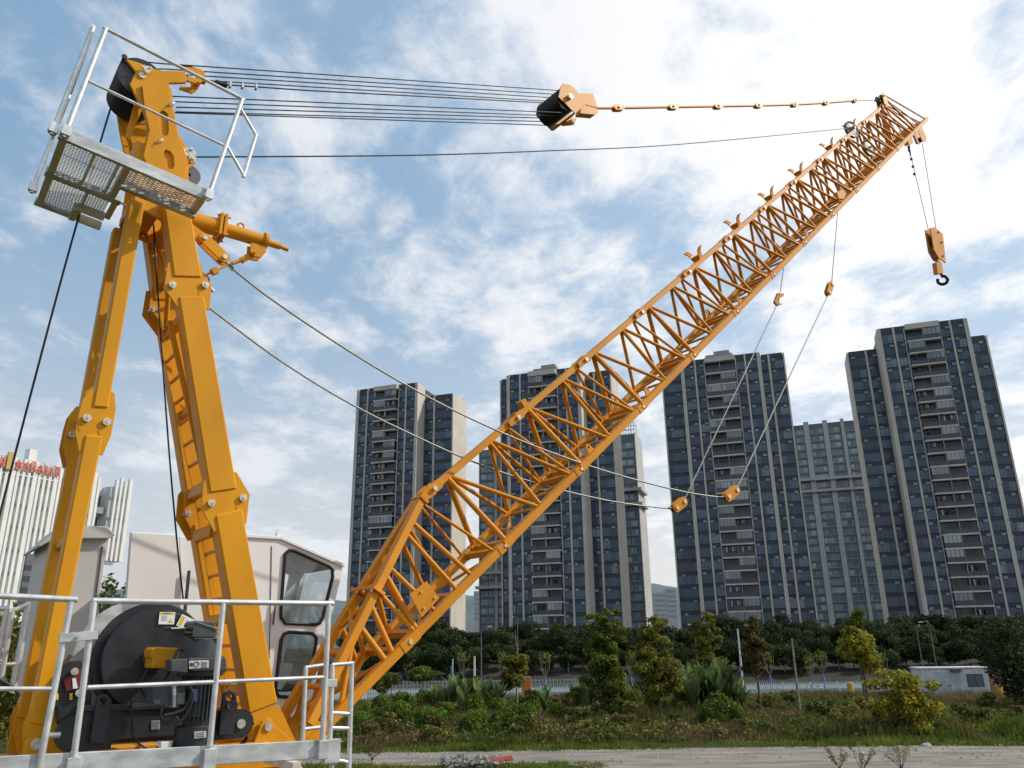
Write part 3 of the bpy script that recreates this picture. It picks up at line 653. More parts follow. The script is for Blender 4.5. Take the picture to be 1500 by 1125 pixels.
# ---------------------------------------------------------------- machine deck, house, cab
dk = V(470, 1095, 6.55); zD = dk.z - .02
def U(u, v, z): return bb * u + cc * v + ZZ * z
def uof(x, y, v): return V(x, y, v).dot(bb)
u0, u1 = uof(-150, 1110, 7), uof(437, 1095, 8.15)
zt = V(392.7, 1092, 8.15).z; print('deck z', zD, 'frame z', zt)
m = MB()
for v in (8.04, 9.0): m.obox(U((u0 + u1) / 2, v + .12, zt - .09), bb * ((u1 - u0) / 2), cc * .12, ZZ * .10)
m.obox(U((u0 + u1) / 2, 8.62, zt - .26), bb * ((u1 - u0) / 2), cc * .62, ZZ * .06)
m.obox(U((u0 + u1) / 2, 9.9, zt - .3), bb * ((u1 - u0) / 2 + .2), cc * 1.2, ZZ * .08)
m.build('deck_frame', ORANGE, crane, bevel=.012)
m = MB(); m.obox(U(uof(250, 1080, 8), 8.10, zt + .03), bb * .95, cc * .10, ZZ * .015); m.pplate([(93, 1082), (98, 1066), (122, 1068), (128, 1086), (140, 1094), (90, 1096)], 8.0, 8.04); m.build('deck_ledge', ORANGE, crane, bevel=.006)
m = MB(); m.lathe(Vector((crane_base.x, crane_base.y, 0)), ZZ, [(1.25, -.3), (1.25, .25), (.95, .35), (.95, zt - .9), (1.15, zt - .75), (1.15, zt - .36)], 40, cap=True); m.build('pedestal', ORANGE, crane)
# walkway outside the rails
m = MB(); a, b_ = V(90, 1119, 6.55), V(471, 1097, 6.55); a = a + (a - b_) * .6
m.beam(a, b_, .03, .135, ZZ.cross(bb)); bm_ = m.build('walkway_beam', GALVB, crane, bevel=.004)
m = MB(); w0 = a + cc * .02 - ZZ * .02; w1 = b_ + cc * .02 - ZZ * .02
for k in range(60):
    p = w0.lerp(w1, (k + .5) / 60); m.obox(p + cc * .42 - ZZ * .28, bb * .01, cc * .4, ZZ * .015)
m.build('walkway_grating', GALV, crane)
m = MB(); m.obox(V(413, 1117, 6.7), bb * .035, cc * .3, ZZ * .03); m.build('bracket', GALV, crane)
# guardrails of the walkway
gv = 6.52
def rails(posts, bars, v, r1=.021, r2=.015, parent=crane):
    g_ = empty('guardrail', (0, 0, 0)); g_.parent = parent
    for a, b_ in posts: tub('post', V(*a, v), V(*b_, v), r1, g_)
    for k, (a, b_) in enumerate(bars): tub('rail', V(*a, v), V(*b_, v), r1 if k == 0 else r2, g_)
    return g_
g1 = rails([((104, 882), (57, 1128)), ((-60, 875), (-115, 1140))], [((-140, 866), (113, 878.5)), ((-150, 1009), (77, 1009))], gv, .022, .0155)
g2 = rails([((138, 882), (107, 1119)), ((327, 884), (306, 1107)), ((482, 885), (472, 1092))], [((136, 880), (488, 884)), ((128, 1007), (474, 992))], gv, .022, .0155)
for x, y in ((107, 1121), (306, 1107), (472, 1094)):
    m = MB(); o = V(x, y, gv + .005); m.obox(o - ZZ * .02, bb * .045, cc * .035, ZZ * .07); m.build('post_socket', GALVB, crane, bevel=.004)
    m = MB(); random.seed(x)
    for k in range(7): p = o + ZZ * .05; m.tube(p, p + Vector((random.uniform(-.06, .06), random.uniform(-.06, .06), random.uniform(-.01, .04))), .0025, 4)
    m.build('tie_wire', GALV, crane)
m = MB(); m.beam(V(86, 935, gv - .03), V(143, 930, gv - .03), .02, .062, cc); m.tube(V(114, 933, gv - .045), V(114, 933, gv - .06), .012, 6); m.build('clamp_bar', CREAM if 0 else GALVB, crane, bevel=.003)
# rails at the back left
g3 = rails([((43.6, 885), (19, 1015)), ((18, 896), (1, 1000))], [((17.5, 895), (45, 884.5)), ((7, 973.5), (26, 972.5))], 9.6, .026, .018)
g4 = rails([((10, 893), (-6, 980)), ((-60, 893), (-70, 980))], [((-70, 891), (12, 891.5)), ((-70, 950), (0, 950))], 9.3, .026, .018)
# right-hand ladder at the end of the walkway
la = empty('access_ladder', (0, 0, 0)); la.parent = crane
for a, b_, v in (((448, 977), (443, 1088), 7.3), ((487, 973), (483, 1092), 6.6), ((515.5, 971), (511, 1128), 6.6), ((486, 1112), (484, 1200), 6.6), ((511, 1128), (508, 1220), 6.6)): tub('stringer', V(*a, v), V(*b_, v), .021, la)
for a, b_, v in (((447, 978), (474, 974), 7.3), ((446, 1068), (471, 1065), 7.3), ((486, 974), (517, 971.5), 6.6), ((487, 1044.5), (511, 1045.5), 6.6), ((486, 1066.5), (512, 1067), 6.6), ((485, 1112), (512, 1117), 6.6), ((484, 1160), (511, 1166), 6.6)): tub('rung', V(*a, v), V(*b_, v), .017, la)
m = MB(); m.obox(V(482, 1001, 6.53), bb * .07, cc * .012, ZZ * .032); m.build('clamp', GALVB, la, bevel=.003); m = MB(); m.obox(V(485, 1100, 6.56), bb * .07, cc * .03, ZZ * .09); m.build('clamp', GALVB, la, bevel=.003)

# house and cab
def V3(x, y, v): return V(x, y, v)
hs_ = empty('machinery_house', (0, 0, 0)); hs_.parent = crane
m = MB(); m.pplate([(192, 779), (262, 783), (276, 1060), (168, 1090)], 9.55, 9.62); m.build('side_panel', WHITEP, hs_, bevel=.01)
m = MB(); m.pplate([(262, 785), (366, 787), (395, 1085), (276, 1075)], 9.64, 11.0); m.build('side_panel', WHITEP, hs_, bevel=.01)
m = MB(); m.tube(V(277, 836, 9.5), V(270, 905, 9.5), .02, 8); m.build('grab_handle', DARK2, hs_)
cab = empty('operator_cab', (0, 0, 0)); cab.parent = crane
cv0, cv1 = 9.5, 10.75
W1 = [(417, 812), (423, 806), (432, 807), (479, 828), (486.5, 835), (487, 845), (472, 905), (468, 913), (460, 915), (417, 913), (411, 905), (411, 895)]
W2 = [(415, 929), (424, 926), (457, 928), (463, 934), (462, 945), (448, 1010), (440, 1022), (408, 1020), (403, 1012), (405, 990), (411, 937)]
OUT = [(340, 786), (362, 785), (409, 790), (419, 790.5), (502, 829.5), (488, 880), (463, 975), (450, 1030), (430, 1080), (360, 1080)]
m = MB(); m.pplate(OUT, cv0, cv0 + .05, holes=[W1, W2]); m.build('side_wall', WHITEP, cab, bevel=0)
m = MB(); sh = cc * (cv1 - cv0)
oc = lambda pts, k: [V(x, y, cv0) + cc * k for x, y in pts]
big = [(425, 815), (478, 838), (466, 905), (420, 905)]; big2 = [(420, 935), (455, 938), (440, 1010), (412, 1010)]
m.prism(oc(OUT, cv1 - cv0 - .05), cc * .05, [[V(x, y, cv1 - .05) for x, y in ((352, 822), (392, 826), (425, 842), (412, 905), (345, 905))]]); m.build('far_wall', WHITEP, cab)
m = MB()
def strip(a, b_, th=.04): 
    p, q = V(*a, cv0), V(*b_, cv0); u_ = (q - p).normalized(); w_ = u_.cross(cc)
    m.obox((p + q) / 2 + cc * (cv1 - cv0) / 2, (q - p) / 2, cc * ((cv1 - cv0) / 2 + .03), w_ * (th / 2))
strip((338, 784), (411, 788.5)); strip((411, 788.5), (504, 829)); m.build('roof', WHITEP, cab, bevel=.006)
m = MB(); strip((345, 1079), (430, 1079)); strip((352, 800), (362, 1075)); m.build('rear_wall', WHITEP, cab)
m = MB(); o = V(408, 784, cv0 + .1); m.obox(o, bb * .03, cc * .03, ZZ * .04); m.torus(o + ZZ * .05, cc, .025, .008); m.build('lifting_eye', WHITEP, cab)
for w_ in (W1, W2):
    P_ = [V(x, y, cv0) for x, y in w_]
    m = MB(); m.path([p - cc * .012 for p in P_ + P_[:2]], .020, 8); sl = m.build('window_seal', RUBBER, cab, fixn=False)
    m = MB(); m.add([p + cc * .02 for p in P_], [tuple(range(len(P_)))]); m.build('window_pane', PANE, sl)
m = MB(); f0, f1 = V(500, 832, cv0), V(452, 1028, cv0)
m.add([f0 + cc * .08, f1 + cc * .08, f1 + cc * 1.15, f0 + cc * 1.15], [(0, 1, 2, 3)]); m.build('front_pane', PANE, cab)
m = MB(); m.beam(f0 + cc * .04, f1 + cc * .04, .06, .06, cc); m.beam(f0 + cc * 1.2, f1 + cc * 1.2, .06, .06, cc); m.beam(f0.lerp(f1, .45), f0.lerp(f1, .45) + cc * 1.2, .05, .06, bb); m.build('front_pillar', WHITEP, cab)
m = MB()
for k in range(7):
    p = V(424 + k * 6.5, 816 + k * 2.4, cv0 + .25); m.beam(p, p + cc * .55, .035, .012, bb)
m.build('sun_shade', STICK, cab)
m = MB(); m.beam(V(398, 800, 9.495), V(392, 1070, 9.495), .006, .008, cc); m.build('panel_seam', DARK2, cab)
m = MB(); m.tube(V(404, 880, 9.46), V(400, 915, 9.46), .012, 6); m.build('door_handle', DARK2, cab)
m = MB(); m.obox(V(402, 1005, 10.1), bb * .22, cc * .25, ZZ * .06); m.obox(V(396, 965, 10.1), bb * .06, cc * .24, ZZ * .36); m.build('seat', DARK2, cab, bevel=.03)
m = MB(); m.prism([V(x, y, 9.95) for x, y in ((425, 893), (436, 886), (444, 895), (438, 912), (424, 910))], cc * .25); m.tube(V(452, 880, 10.2), V(470, 905, 10.2), .012); m.build('console', WHITEP, cab)
m = MB(); m.pplate([(412, 972), (430, 972), (424, 992), (412, 1010), (404, 1010)], 9.7, 9.95); m.build('side_console', WHITEP, cab)
# grey cabinet behind the rear legs
ct = empty('equipment_cabinet', (0, 0, 0)); ct.parent = crane
m = MB(); m.pplate([(72, 790), (158, 787), (128, 1010), (30, 1020)], 10.3, 11.3); m.build('body', CABG, ct, bevel=.01)
m = MB(); m.pplate([(55, 800), (90, 769), (158, 771), (169, 784), (160, 789), (80, 789), (58, 801)], 10.2, 11.4); m.build('roof', CABG, ct, bevel=.01)
m = MB(); m.beam(V(150, 800, 10.29), V(124, 1000, 10.29), .01, .012, cc); m.build('door_seam', DARK2, ct)

# ---------------------------------------------------------------- winch between the legs
wn = empty('winch', (0, 0, 0)); wn.parent = crane
wc = V(226, 966, 7.9)
def disc(name, c0, R, t0, t1, material, parent=wn, n=64, r0_=0.03):
    m = MB(); m.lathe(c0, cc, [(r0_, t0), (R - .01, t0), (R, t0 + .01), (R, t1 - .01), (R - .01, t1), (r0_, t1)], n); return m.build(name, material, parent)
Rw = .435
d0 = disc('drum_flange', wc, Rw, 0, .03, DARK); disc('drum_flange', wc, .50, .12, .15, DARK); disc('drum_flange', wc, .55, .70, .74, GALVB)
m = MB(); m.lathe(wc, cc, [(.38, .03), (.38, .70)], 48); m.build('drum', DARK, wn)
m = MB()
for k in range(26): m.torus(wc + cc * (.17 + k * .02), cc, .395, .0105, 40, 5)
m.build('wound_rope', ROPED, wn, fixn=False)
m = MB(); m.lathe(wc, -cc, [(.0, .06), (.09, .06), (.11, .05), (.11, .0)], 24); m.build('hub', DARK, wn)
def stick(x0, y0, x1, y1, v, tilt, wn_=wn):
    """warning label: white card, yellow band, triangle"""
    o = V((x0 + x1) / 2, (y0 + y1) / 2, v); w_ = abs(V(x1, y0, v).dot(bb) - V(x0, y0, v).dot(bb)) / 2; h = w_ * .78
    a = (bb * cos(tilt) + ZZ * sin(tilt)); b_ = (-bb * sin(tilt) + ZZ * cos(tilt))
    m = MB(); m.obox(o, a * w_, b_ * h, cc * .001); s = m.build('warning_label', STICK, wn_)
    m = MB()
    if tilt > -.2: m.obox(o + b_ * h * .78 - cc * .002, a * w_ * .92, b_ * h * .16, cc * .001); m.prism([o + a * w_ * .15 - b_ * h * .75 - cc * .002, o + a * w_ * .85 - b_ * h * .75 - cc * .002, o + a * w_ * .5 - b_ * h * .05 - cc * .002], -cc * .001)
    else: m.obox(o - a * w_ * .62 - cc * .002, a * w_ * .22, b_ * h * .75, cc * .001)
    m.build('label_band', STICKY, s)
    m = MB()
    for k in range(4): m.obox(o + b_ * h * (.35 - k * .25) - a * w_ * (.35 if tilt > -.2 else -.25) - cc * .002, a * w_ * (.4 - .06 * (k % 2)), b_ * h * .035, cc * .001)
    m.obox(o + b_ * h * .78 - a * w_ * .1 - cc * .0045, a * w_ * .45, b_ * h * .05, cc * .001) if tilt > -.2 else None
    m.build('label_print', STICKD, s)
stick(233, 897, 256, 914, 7.88, 0.0); stick(261, 903, 284, 922, 7.87, -.42)
m = MB(); m.pplate([(80, 1040), (82, 985), (94, 969), (120, 968), (134, 985), (134, 1045)], 7.98, 8.02); m.pplate([(84, 1034), (150, 1036), (312, 1030), (312, 1082), (150, 1090), (110, 1092), (84, 1060)], 7.95, 8.05)
m.pplate([(118, 1036), (300, 1030), (300, 1036), (118, 1043)], 7.80, 8.0); m.pplate([(305, 1030), (318, 1030), (318, 1078), (305, 1078)], 7.85, 8.4)
m.build('winch_frame', DARK, wn, bevel=.006)
m = MB(); m.pplate([(118, 1034), (205, 1030), (300, 1028), (300, 1075), (130, 1086)], 7.84, 7.94); m.build('girder', DARK, wn, bevel=.01)
for px_, hole, nm in (([(132, 1089), (141, 1030), (143, 1020), (150, 1017), (158, 1018), (163, 1024), (163, 1034), (155, 1089)], (151, 1028), 'lifting_lug'), ([(321, 1077), (327, 1022), (330, 1014), (338, 1011), (345, 1015), (347, 1024), (342, 1077)], (337, 1022), 'lifting_lug')):
    c_ = V(*hole, 7.76); hl = [c_ + (bb * cos(t) + ZZ * sin(t)) * .034 for t in [2 * pi * k / 12 for k in range(12)]]
    m = MB(); m.prism([V(x, y, 7.76) for x, y in px_], cc * .05, [hl]); m.build(nm, DARK, wn, bevel=.003)
for x, y, r in ((108, 1075, .14), (352, 1060, .125)):
    o = V(x, y, 7.84); m = MB(); m.lathe(o, cc, [(0.0, 0), (r, 0), (r, .05), (0.0, .05)], 32); m.obox(o + bb * (.15 if x < 200 else -.15) + cc * .025, bb * .15, cc * .024, ZZ * r); pd = m.build('anchor_pad', DARK, wn)
    m = MB(); m.tube(o - cc * .03, o, .04 if x > 200 else .0, 16) if x > 200 else m.tube(o - bb * .2, o - bb * .1 , .025, 8); m.build('pin', PINM, pd)
# shackle
m = MB(); o = V(341, 1030, 7.72); m.torus(o - ZZ * .02, cc + bb * .8, .045, .011, 16, 6, 0, 5); m.tube(V(335, 1020, 7.70), V(341, 1024, 7.83), .012, 8); m.build('shackle', RUST, wn)
m = MB(); m.pplate([(93, 997), (117, 980), (122, 982), (120, 1009), (97, 1013)], 7.93, 7.975); br = m.build('brake_cover', REDP, wn, bevel=.004)
m = MB(); m.pplate([(106, 994), (111, 993), (114, 1008), (107, 1009)], 7.922, 7.929); m.build('label', STICK, br)
for x, y in ((109.5, 983.5), (116, 1015)): m = MB(); m.tube(V(x, y, 7.9), V(x, y, 7.97), .03, 14); m.tube(V(x, y, 7.89), V(x, y, 7.9), .012, 6); m.build('bolt', PINM, wn)
for x, y in ((83, 1020), (104, 1020)): m = MB(); m.tube(V(x, y - 4, 7.95), V(x, y + 5, 7.95), .014, 8); m.build('grease_nipple', STICKY, wn)
m = MB(); m.path([V(92, 973, 7.98), V(98, 968, 7.98), V(104, 960, 7.98)], .018, 6); m.build('hose', RUST, wn)
# drive motor, upright stack
mo = empty('drive_motor', (0, 0, 0)); mo.parent = crane
mv = 7.35
mz = lambda y: V(290, y, mv)
def cylz(name, x, ya, yb, r, material, parent=mo, v=mv, n=28):
    a, b_ = V(x, ya, v), V(x, yb, v); b_ = Vector((a.x, a.y, b_.z)); m = MB(); m.lathe(a, -ZZ, [(0.0, 0), (r - .01, 0), (r, .01), (r, (a.z - b_.z) - .01), (r - .01, a.z - b_.z), (0.0, a.z - b_.z)], n); return m.build(name, material, parent), a, b_
cylz('housing', 296, 935, 965, .135, DARK2); cylz('flange', 296, 962, 990, .19, DARK); cylz('housing', 292, 988, 1050, .115, DARK2)
_, a, b_ = cylz('gearbox', 284, 1062, 1093, .15, DARK); cylz('flange', 284, 1090, 1098, .17, DARK); cylz('neck', 287, 1048, 1064, .10, DARK)
m = MB(); o = V(292, 1018, mv)
for k in range(28):
    t = 2 * pi * k / 28; m.obox(o + (bb * cos(t) + cc * sin(t)) * .13, (bb * cos(t) + cc * sin(t)) * .022, ZZ * .19, (bb * -sin(t) + cc * cos(t)) * .003)
m.build('cooling_fin', DARK2, mo)
m = MB(); m.prism([V(x, y, mv - .12) for x, y in ((281, 914), (287, 909), (313, 911), (318, 925), (317, 934), (281, 934))], cc * .24); m.obox(V(299, 936, mv), bb * .125, cc * .13, ZZ * .008); m.build('encoder_cover', DARK2, mo, bevel=.01)
m = MB(); m.tube(V(287, 911, mv - .13), V(320, 922, mv - .13), .005, 5); m.build('handle_wire', DARK, mo)
m = MB(); m.lathe(V(278, 920, mv - .1), bb, [(0, -.03), (.03, -.03), (.035, .02), (0, .02)], 14); m.build('release_knob', BLACK, mo); m = MB(); m.tube(V(270, 927, mv - .1), V(282, 927, mv - .1), .022, 10); m.build('release_knob', BLACK, mo); m = MB(); m.tube(V(240, 921, mv - .1), V(250, 920.5, mv - .1), .016, 8); m.build('release_knob', BLACK, mo)
m = MB(); m.tube(V(250, 920.5, mv - .1), V(275, 920, mv - .1), .008, 8); m.build('release_lever', PINM, mo)
m = MB(); m.pplate([(276, 964), (331, 963), (333, 982), (278, 983)], mv - .24, mv - .12); m.pplate([(250, 966), (275, 965), (275, 986), (250, 984)], mv - .26, mv - .1); tb = m.build('brake_housing', DARK2, mo, bevel=.008)
m = MB(); m.pplate([(277, 968), (306, 967), (306, 978), (277, 979.5)], mv - .246, mv - .242); lb = m.build('nameplate', GALV, tb)
m = MB(); o = V(280.5, 973.5, mv - .25); m.obox(o, bb * .012, ZZ * .014, cc * .001); m.build('red_mark', REDP, tb)
m = MB(); o = V(288, 973, mv - .25); m.torus(o, cc, .02, .004, 14, 4); m.build('ring_mark', STICKD, tb)
m = MB()
for k in range(5): m.obox(V(299, 970 + k * 1.8, mv - .248), bb * .024, ZZ * .0025, cc * .001)
m.build('plate_print', STICKD, tb)
m = MB(); m.pplate([(222, 951), (228, 948), (263, 949), (262, 960), (259, 979), (222, 979), (224, 965), (221, 962)], 7.55, 7.8); m.build('junction_box', ORANGE, mo, bevel=.008)
m = MB(); m.pplate([(224, 1005), (254, 1004), (254, 1034), (224, 1032)], 7.25, 7.5); m.pplate([(257, 1006), (272, 1004), (273, 1031), (258, 1034)], 7.22, 7.5); m.build('terminal_box', DARK2, mo, bevel=.008)
m = MB(); m.pplate([(254, 1003), (258, 1003), (258, 1036), (254, 1036)], 7.2, 7.5); m.build('box_seam', GALVB, mo)
m = MB(); m.pplate([(280, 1010), (289, 1009), (289, 1027), (281, 1028)], mv - .16, mv - .13); m.build('motor_plate', mat('blue_plate', (.03, .06, .15), .4), mo)
m = MB(); m.pplate([(285, 1072), (302, 1071), (302, 1080), (285, 1082)], mv - .165, mv - .15); gp = m.build('nameplate', GALV, mo)
m = MB()
for k in range(3): m.obox(V(293, 1073.5 + k * 2.7, mv - .168), bb * .035, ZZ * .003, cc * .001)
m.build('plate_print', STICKD, gp)
m = MB(); m.pplate([(222, 1056), (234, 1055), (234, 1068), (222, 1069)], 7.826, 7.832); gp = m.build('nameplate', GALVB, mo)
m = MB()
for k in range(5): m.obox(V(228, 1057.5 + k * 2.4, 7.824), bb * .028, ZZ * .003, cc * .001)
m.build('plate_print', STICKD, gp)
m = MB(); m.pplate([(236, 1087), (251, 1086), (251, 1101), (239, 1102), (235, 1096)], 7.3, 7.4); m.build('limit_switch', STICK, mo, bevel=.004)
m = MB(); m.pplate([(234, 1093), (240, 1092), (241, 1110), (233, 1110)], 7.42, 7.46); m.build('bracket', ORANGE, mo)
m = MB(); m.pplate([(240, 1098), (273, 1097), (273, 1107), (240, 1108)], 7.15, 7.4); m.build('base_block', DARK2, mo, bevel=.006)
def cable(pts, v, r=.011, nm='cable', material=BLACK): m = MB(); m.path(curve(pts, v, 5), r, 7); m.build(nm, material, mo, fixn=False)
cable([(274, 934), (262, 950), (250, 972), (243, 990)], 7.2); cable([(270, 953), (262, 952), (258, 958), (250, 980), (240, 996)], 7.3); cable([(275, 1004), (280, 1016), (272, 1036), (258, 1044), (240, 1048)], 7.15, .014); cable([(277, 1004), (283, 1018), (277, 1040), (264, 1056), (246, 1060)], 7.12, .009)
cable([(192, 1025), (193, 1060), (196, 1080), (212, 1095), (235, 1102)], 7.75, .009); cable([(238, 1035), (236, 1050), (244, 1060), (256, 1050), (262, 1056)], 7.2, .010); cable([(0, 996), (14, 1004), (24, 1012), (28, 1020)], 8.0, .016); cable([(214, 1022), (206, 1005), (214, 985), (224, 972)], 7.7, .012)
cable([(310, 1098), (335, 1096), (352, 1090), (362, 1078)], 7.9, .010); cable([(316, 1100), (338, 1099), (355, 1092), (363, 1080)], 7.88, .010); cable([(322, 1070), (350, 1072), (366, 1062), (372, 1060)], 8.0, .014)
CLOUD_OFF = (3.1, 1.4, 0); CLOUD_OFF2 = (0.0, 2.0, 0)
# ================================================================== TOWER BLOCKS
TA = rad(19); tr = Vector((cos(TA), -sin(TA), 0)); tn = Vector((-sin(TA), -cos(TA), 0))   # along the facade, out of the facade
SPAN = mat('tower_spandrel', (.026, .034, .047), .45, var=.25, vscale=.5)
BEIGE = mat('tower_beige_render', (.52, .475, .41), .75, var=.07, vscale=.25, bump=.1, bscale=2)
SLAB = mat('balcony_slab', (.52, .48, .41), .7, var=.1, vscale=.6)
WINM = cellglass('tower_window_glass', (.028, .056, .098), (.080, .145, .220), .13, p=.62, spec=.45, extra=(.20, .26, .29))
WINF = mat('window_frame_dark', (.05, .06, .075), .5)
BALG = cellglass('balcony_glass', (.022, .03, .04), (.055, .075, .09), .15, p=.7, spec=.4)
BALL = cellglass('enclosed_balcony_glass', (.16, .19, .20), (.36, .39, .39), .2, p=.5)
RAILG = mat('balcony_rail_glass', (.045, .055, .065), .25, var=.2, vscale=.8)
ACM = mat('ac_unit_white', (.24, .25, .26), .5, var=.15, vscale=.7)
LAUN = [mat('laundry_' + n, c, .8) for n, c in (('white', (.30, .30, .31)), ('pink', (.26, .10, .12)), ('blue', (.07, .10, .17)), ('yellow', (.28, .22, .08)), ('dark', (.04, .035, .045)))]
CONC = mat('roof_concrete', (.33, .31, .28), .8, var=.1, vscale=.4)
FH = 3.0
def protoobj(name, mb, mats):
    return mb, mats
def put(mesh, name, parent, loc, mats=None):
    o = bpy.data.objects.new(name, mesh); C.objects.link(o); o.parent = parent; o.location = loc; return o
def mk(mb, name, mats):
    me = bpy.data.meshes.new(name); me.from_pydata(mb.v, [], mb.f)
    for m_ in mats: me.materials.append(m_)
    me.polygons.foreach_set('material_index', mb.m); me.update()
    return me
def win_mb(w, seed=0):   # window bay, local: x along facade, y inwards, z up ; origin bottom centre on the facade plane
    m = MB(); h = 1.95
    m.cm = 1; m.box(-w / 2, w / 2, -.05, .05, .55, .63); m.box(-w / 2, w / 2, -.05, .05, .63 + h, .71 + h)
    k = max(2, int(round(w / .95)))
    for i in range(k + 1): x = -w / 2 + w * i / k; m.box(x - .035, x + .035, -.05, .05, .63, .63 + h)
    m.box(-w / 2, w / 2, -.04, .04, 1.1, 1.15)
    m.cm = 0; m.box(-w / 2, w / 2, -.01, .03, .63, .63 + h); return m
def bal_mb(w, kind, rs):  # balcony: 0 open, 1 enclosed, 2 with laundry
    m = MB(); d = 1.5
    m.cm = 0; m.box(-w / 2, w / 2, -d, 0, -.20, .16)                           # slab
    m.cm = 1; m.box(-w / 2 + .06, w / 2 - .06, -.05, 0, .14, 2.8)              # glazing behind
    m.cm = 2; m.box(-w / 2 + .05, w / 2 - .05, -d + .04, -d + .08, .14, 1.15)    # glass rail
    m.cm = 4; m.box(-w / 2 + .05, w / 2 - .05, -d + .02, -d + .10, 1.15, 1.21)
    for i in range(4): x = -w / 2 + .1 + (w - .2) * i / 3; m.box(x - .03, x + .03, -d + .03, -d + .09, .14, 1.2); m.box(x - .03, x + .03, -.09, -.04, .14, 2.8)
    if kind == 1:
        m.cm = 3; m.box(-w / 2 + .05, w / 2 - .05, -d + .10, -d + .13, 1.2, 2.8)
        m.cm = 4
        for i in range(5): x = -w / 2 + .1 + (w - .2) * i / 4; m.box(x - .03, x + .03, -d + .06, -d + .12, 1.2, 2.85)
    if kind == 2:
        for i in range(rs.randint(3, 8)):
            m.cm = rs.choice([5, 5, 6, 7, 8, 9, 9, 9, 7]); x = rs.uniform(-w / 2 + .4, w / 2 - .4); ww = rs.uniform(.08, .22); m.box(x - ww, x + ww, -d + .25, -d + .3, rs.uniform(1.0, 1.5), 2.4)
    return m
BALM = [SLAB, BALG, RAILG, BALL, WINF] + LAUN
_cache = {}
def meshof(key, f):
    if key not in _cache: _cache[key] = f()
    return _cache[key]
def tower(xL, xR, ytop, D, label, wings, roofbox=True, seed=1, colpat=None, group='apartment towers beyond the road', xref=None):
    rs = random.Random(seed)
    A = onD(xL, ytop, D)
    def fr(x, y, sb=0.0):
        o = A - tn * sb; r_ = ray(x, y); p = CAM + r_ * ((o - CAM).dot(tn) / r_.dot(tn)); return (p - A).dot(tr), p.z
    Wm = fr(xR, ytop - 8)[0]; H = A.z
    nf = int(H // FH); H = nf * FH + 1.0
    base = Vector((A.x, A.y, 0)); root = empty('apartment_tower', base, label, 'apartment tower', group, rz=-TA)
    # local frame: x along facade, y INTO the building, z up
    m = MB(); dep = 14.0
    m.box(0, Wm, .0, dep, 0, H)
    blocks = [(0, Wm, 0.0, H, 'main')]
    for (x0, x1, yt, sb, side) in wings:
        a, za = fr(x0, yt, sb); b, zb = fr(x1, yt, sb); 
        if side == 'L': b = 0.0
        else: a = Wm + (a - Wm if a - Wm > .3 else 0)
        hz = int(((za + zb) / 2) // FH) * FH + 1.0
        blocks.append((a, b, sb, hz, side)); m.box(a if side == 'L' else Wm, b, sb, dep - .3, 0, hz)
    m.build('wall', SPAN, root, local=(0, 0, 0))
    # beige corner piers, side faces, cornices
    m = MB()
    def pier(x0, x1, y0, y1, z1): m.box(x0, x1, y0, y1, 0, z1)
    pier(Wm - .0, Wm + .35, -.45, (wings[-1][3] if wings and wings[-1][4] == 'R' else dep), H + .3)
    pier(-.35, .0, -.45, (wings[0][3] if wings and wings[0][4] == 'L' else dep), H + .3)
    for (a, b, sb, hz, side) in blocks[1:]:
        if side == 'L': pier(a - .35, a, sb - .4, dep, hz + .3)
        else: pier(b, b + .35, sb - .4, dep, hz + .3)
    pat = [('S', .55), ('W', 2.75), ('S', .5), ('W', 2.1), ('s', .32), ('B', 4.0), ('B', 4.0), ('s', .32), ('W', 2.1), ('S', .5), ('W', 2.85), ('S', .55)]
    tot = sum(w for _, w in pat); k = Wm / tot; x = 0; bays = []
    for t, w in pat:
        w *= k
        if t in 'Ss': m.box(x + .02, x + w - .02, -.45 if t == 'S' else -.30, .02, 0, H + (.3 if t == 'S' else -.2))
        elif t == 'W': bays.append(('W', x + w / 2, w - .1, 0.0, nf))
        else: bays.append(('B', x + w / 2, w - .06, 0.0, nf))
        x += w
    bx = [b for b in bays if b[0] == 'B']
    m.box(bx[0][1] - bx[0][2] / 2, bx[1][1] + bx[1][2] / 2, -1.5, .02, H - 1.0, H + .3)
    m.box(bx[0][1] + bx[0][2] / 2, bx[0][1] + bx[0][2] / 2 + .06, -1.45, -.02, 0, H - 1.0)
    for (a, b, sb, hz, side) in blocks[1:]:
        w = b - a; n = int(hz // FH)
        if side == 'L': a2, b2 = a, -.35
        else: a2, b2 = Wm + .35, b
        w = b2 - a2
        if w > 5.2:
            q = .36 * w if side == 'R' else .62 * w
            m.box(a2 + q - .25, a2 + q + .25, sb - .4, sb + .02, 0, hz + .2)
            bays.append(('W', a2 + (q - .25) / 2, q - .4, sb, n)); bays.append(('W', (a2 + q + .25 + b2) / 2, b2 - a2 - q - .4, sb, n))
        else: bays.append(('W', (a2 + b2) / 2, w - .3, sb, n))
    m.build('pier', BEIGE, root, local=(0, 0, 0))
    if roofbox:
        m = MB(); c_ = (bx[0][1] + bx[1][1]) / 2; m.box(c_ - 3.6, c_ + 3.0, 3, 8, H - .2, H + 2.4); m.box(c_ - 1.5, c_ + 2.4, 3.5, 7, H + 2.39, H + 3.4); m.build('roof_house', CONC, root, local=(0, 0, 0))
    m = MB()
    for (a, b, sb, hz, side) in blocks:
        a_, b_ = min(a, b), max(a, b); m.box(a_ + .1, b_ - .1, sb + .02, sb + .25, hz - .05, hz + .55)
    m.build('parapet', SPAN, root, local=(0, 0, 0))
    # windows, balconies, air conditioners: the lower, nearer ones each on their own
    wins = [(f, b) for b in bays if b[0] == 'W' for f in range(b[4])]; wins.sort(key=lambda q: (abs(q[0] - 9), q[1][1]))
    stw = MB(); sta = MB(); na = 0
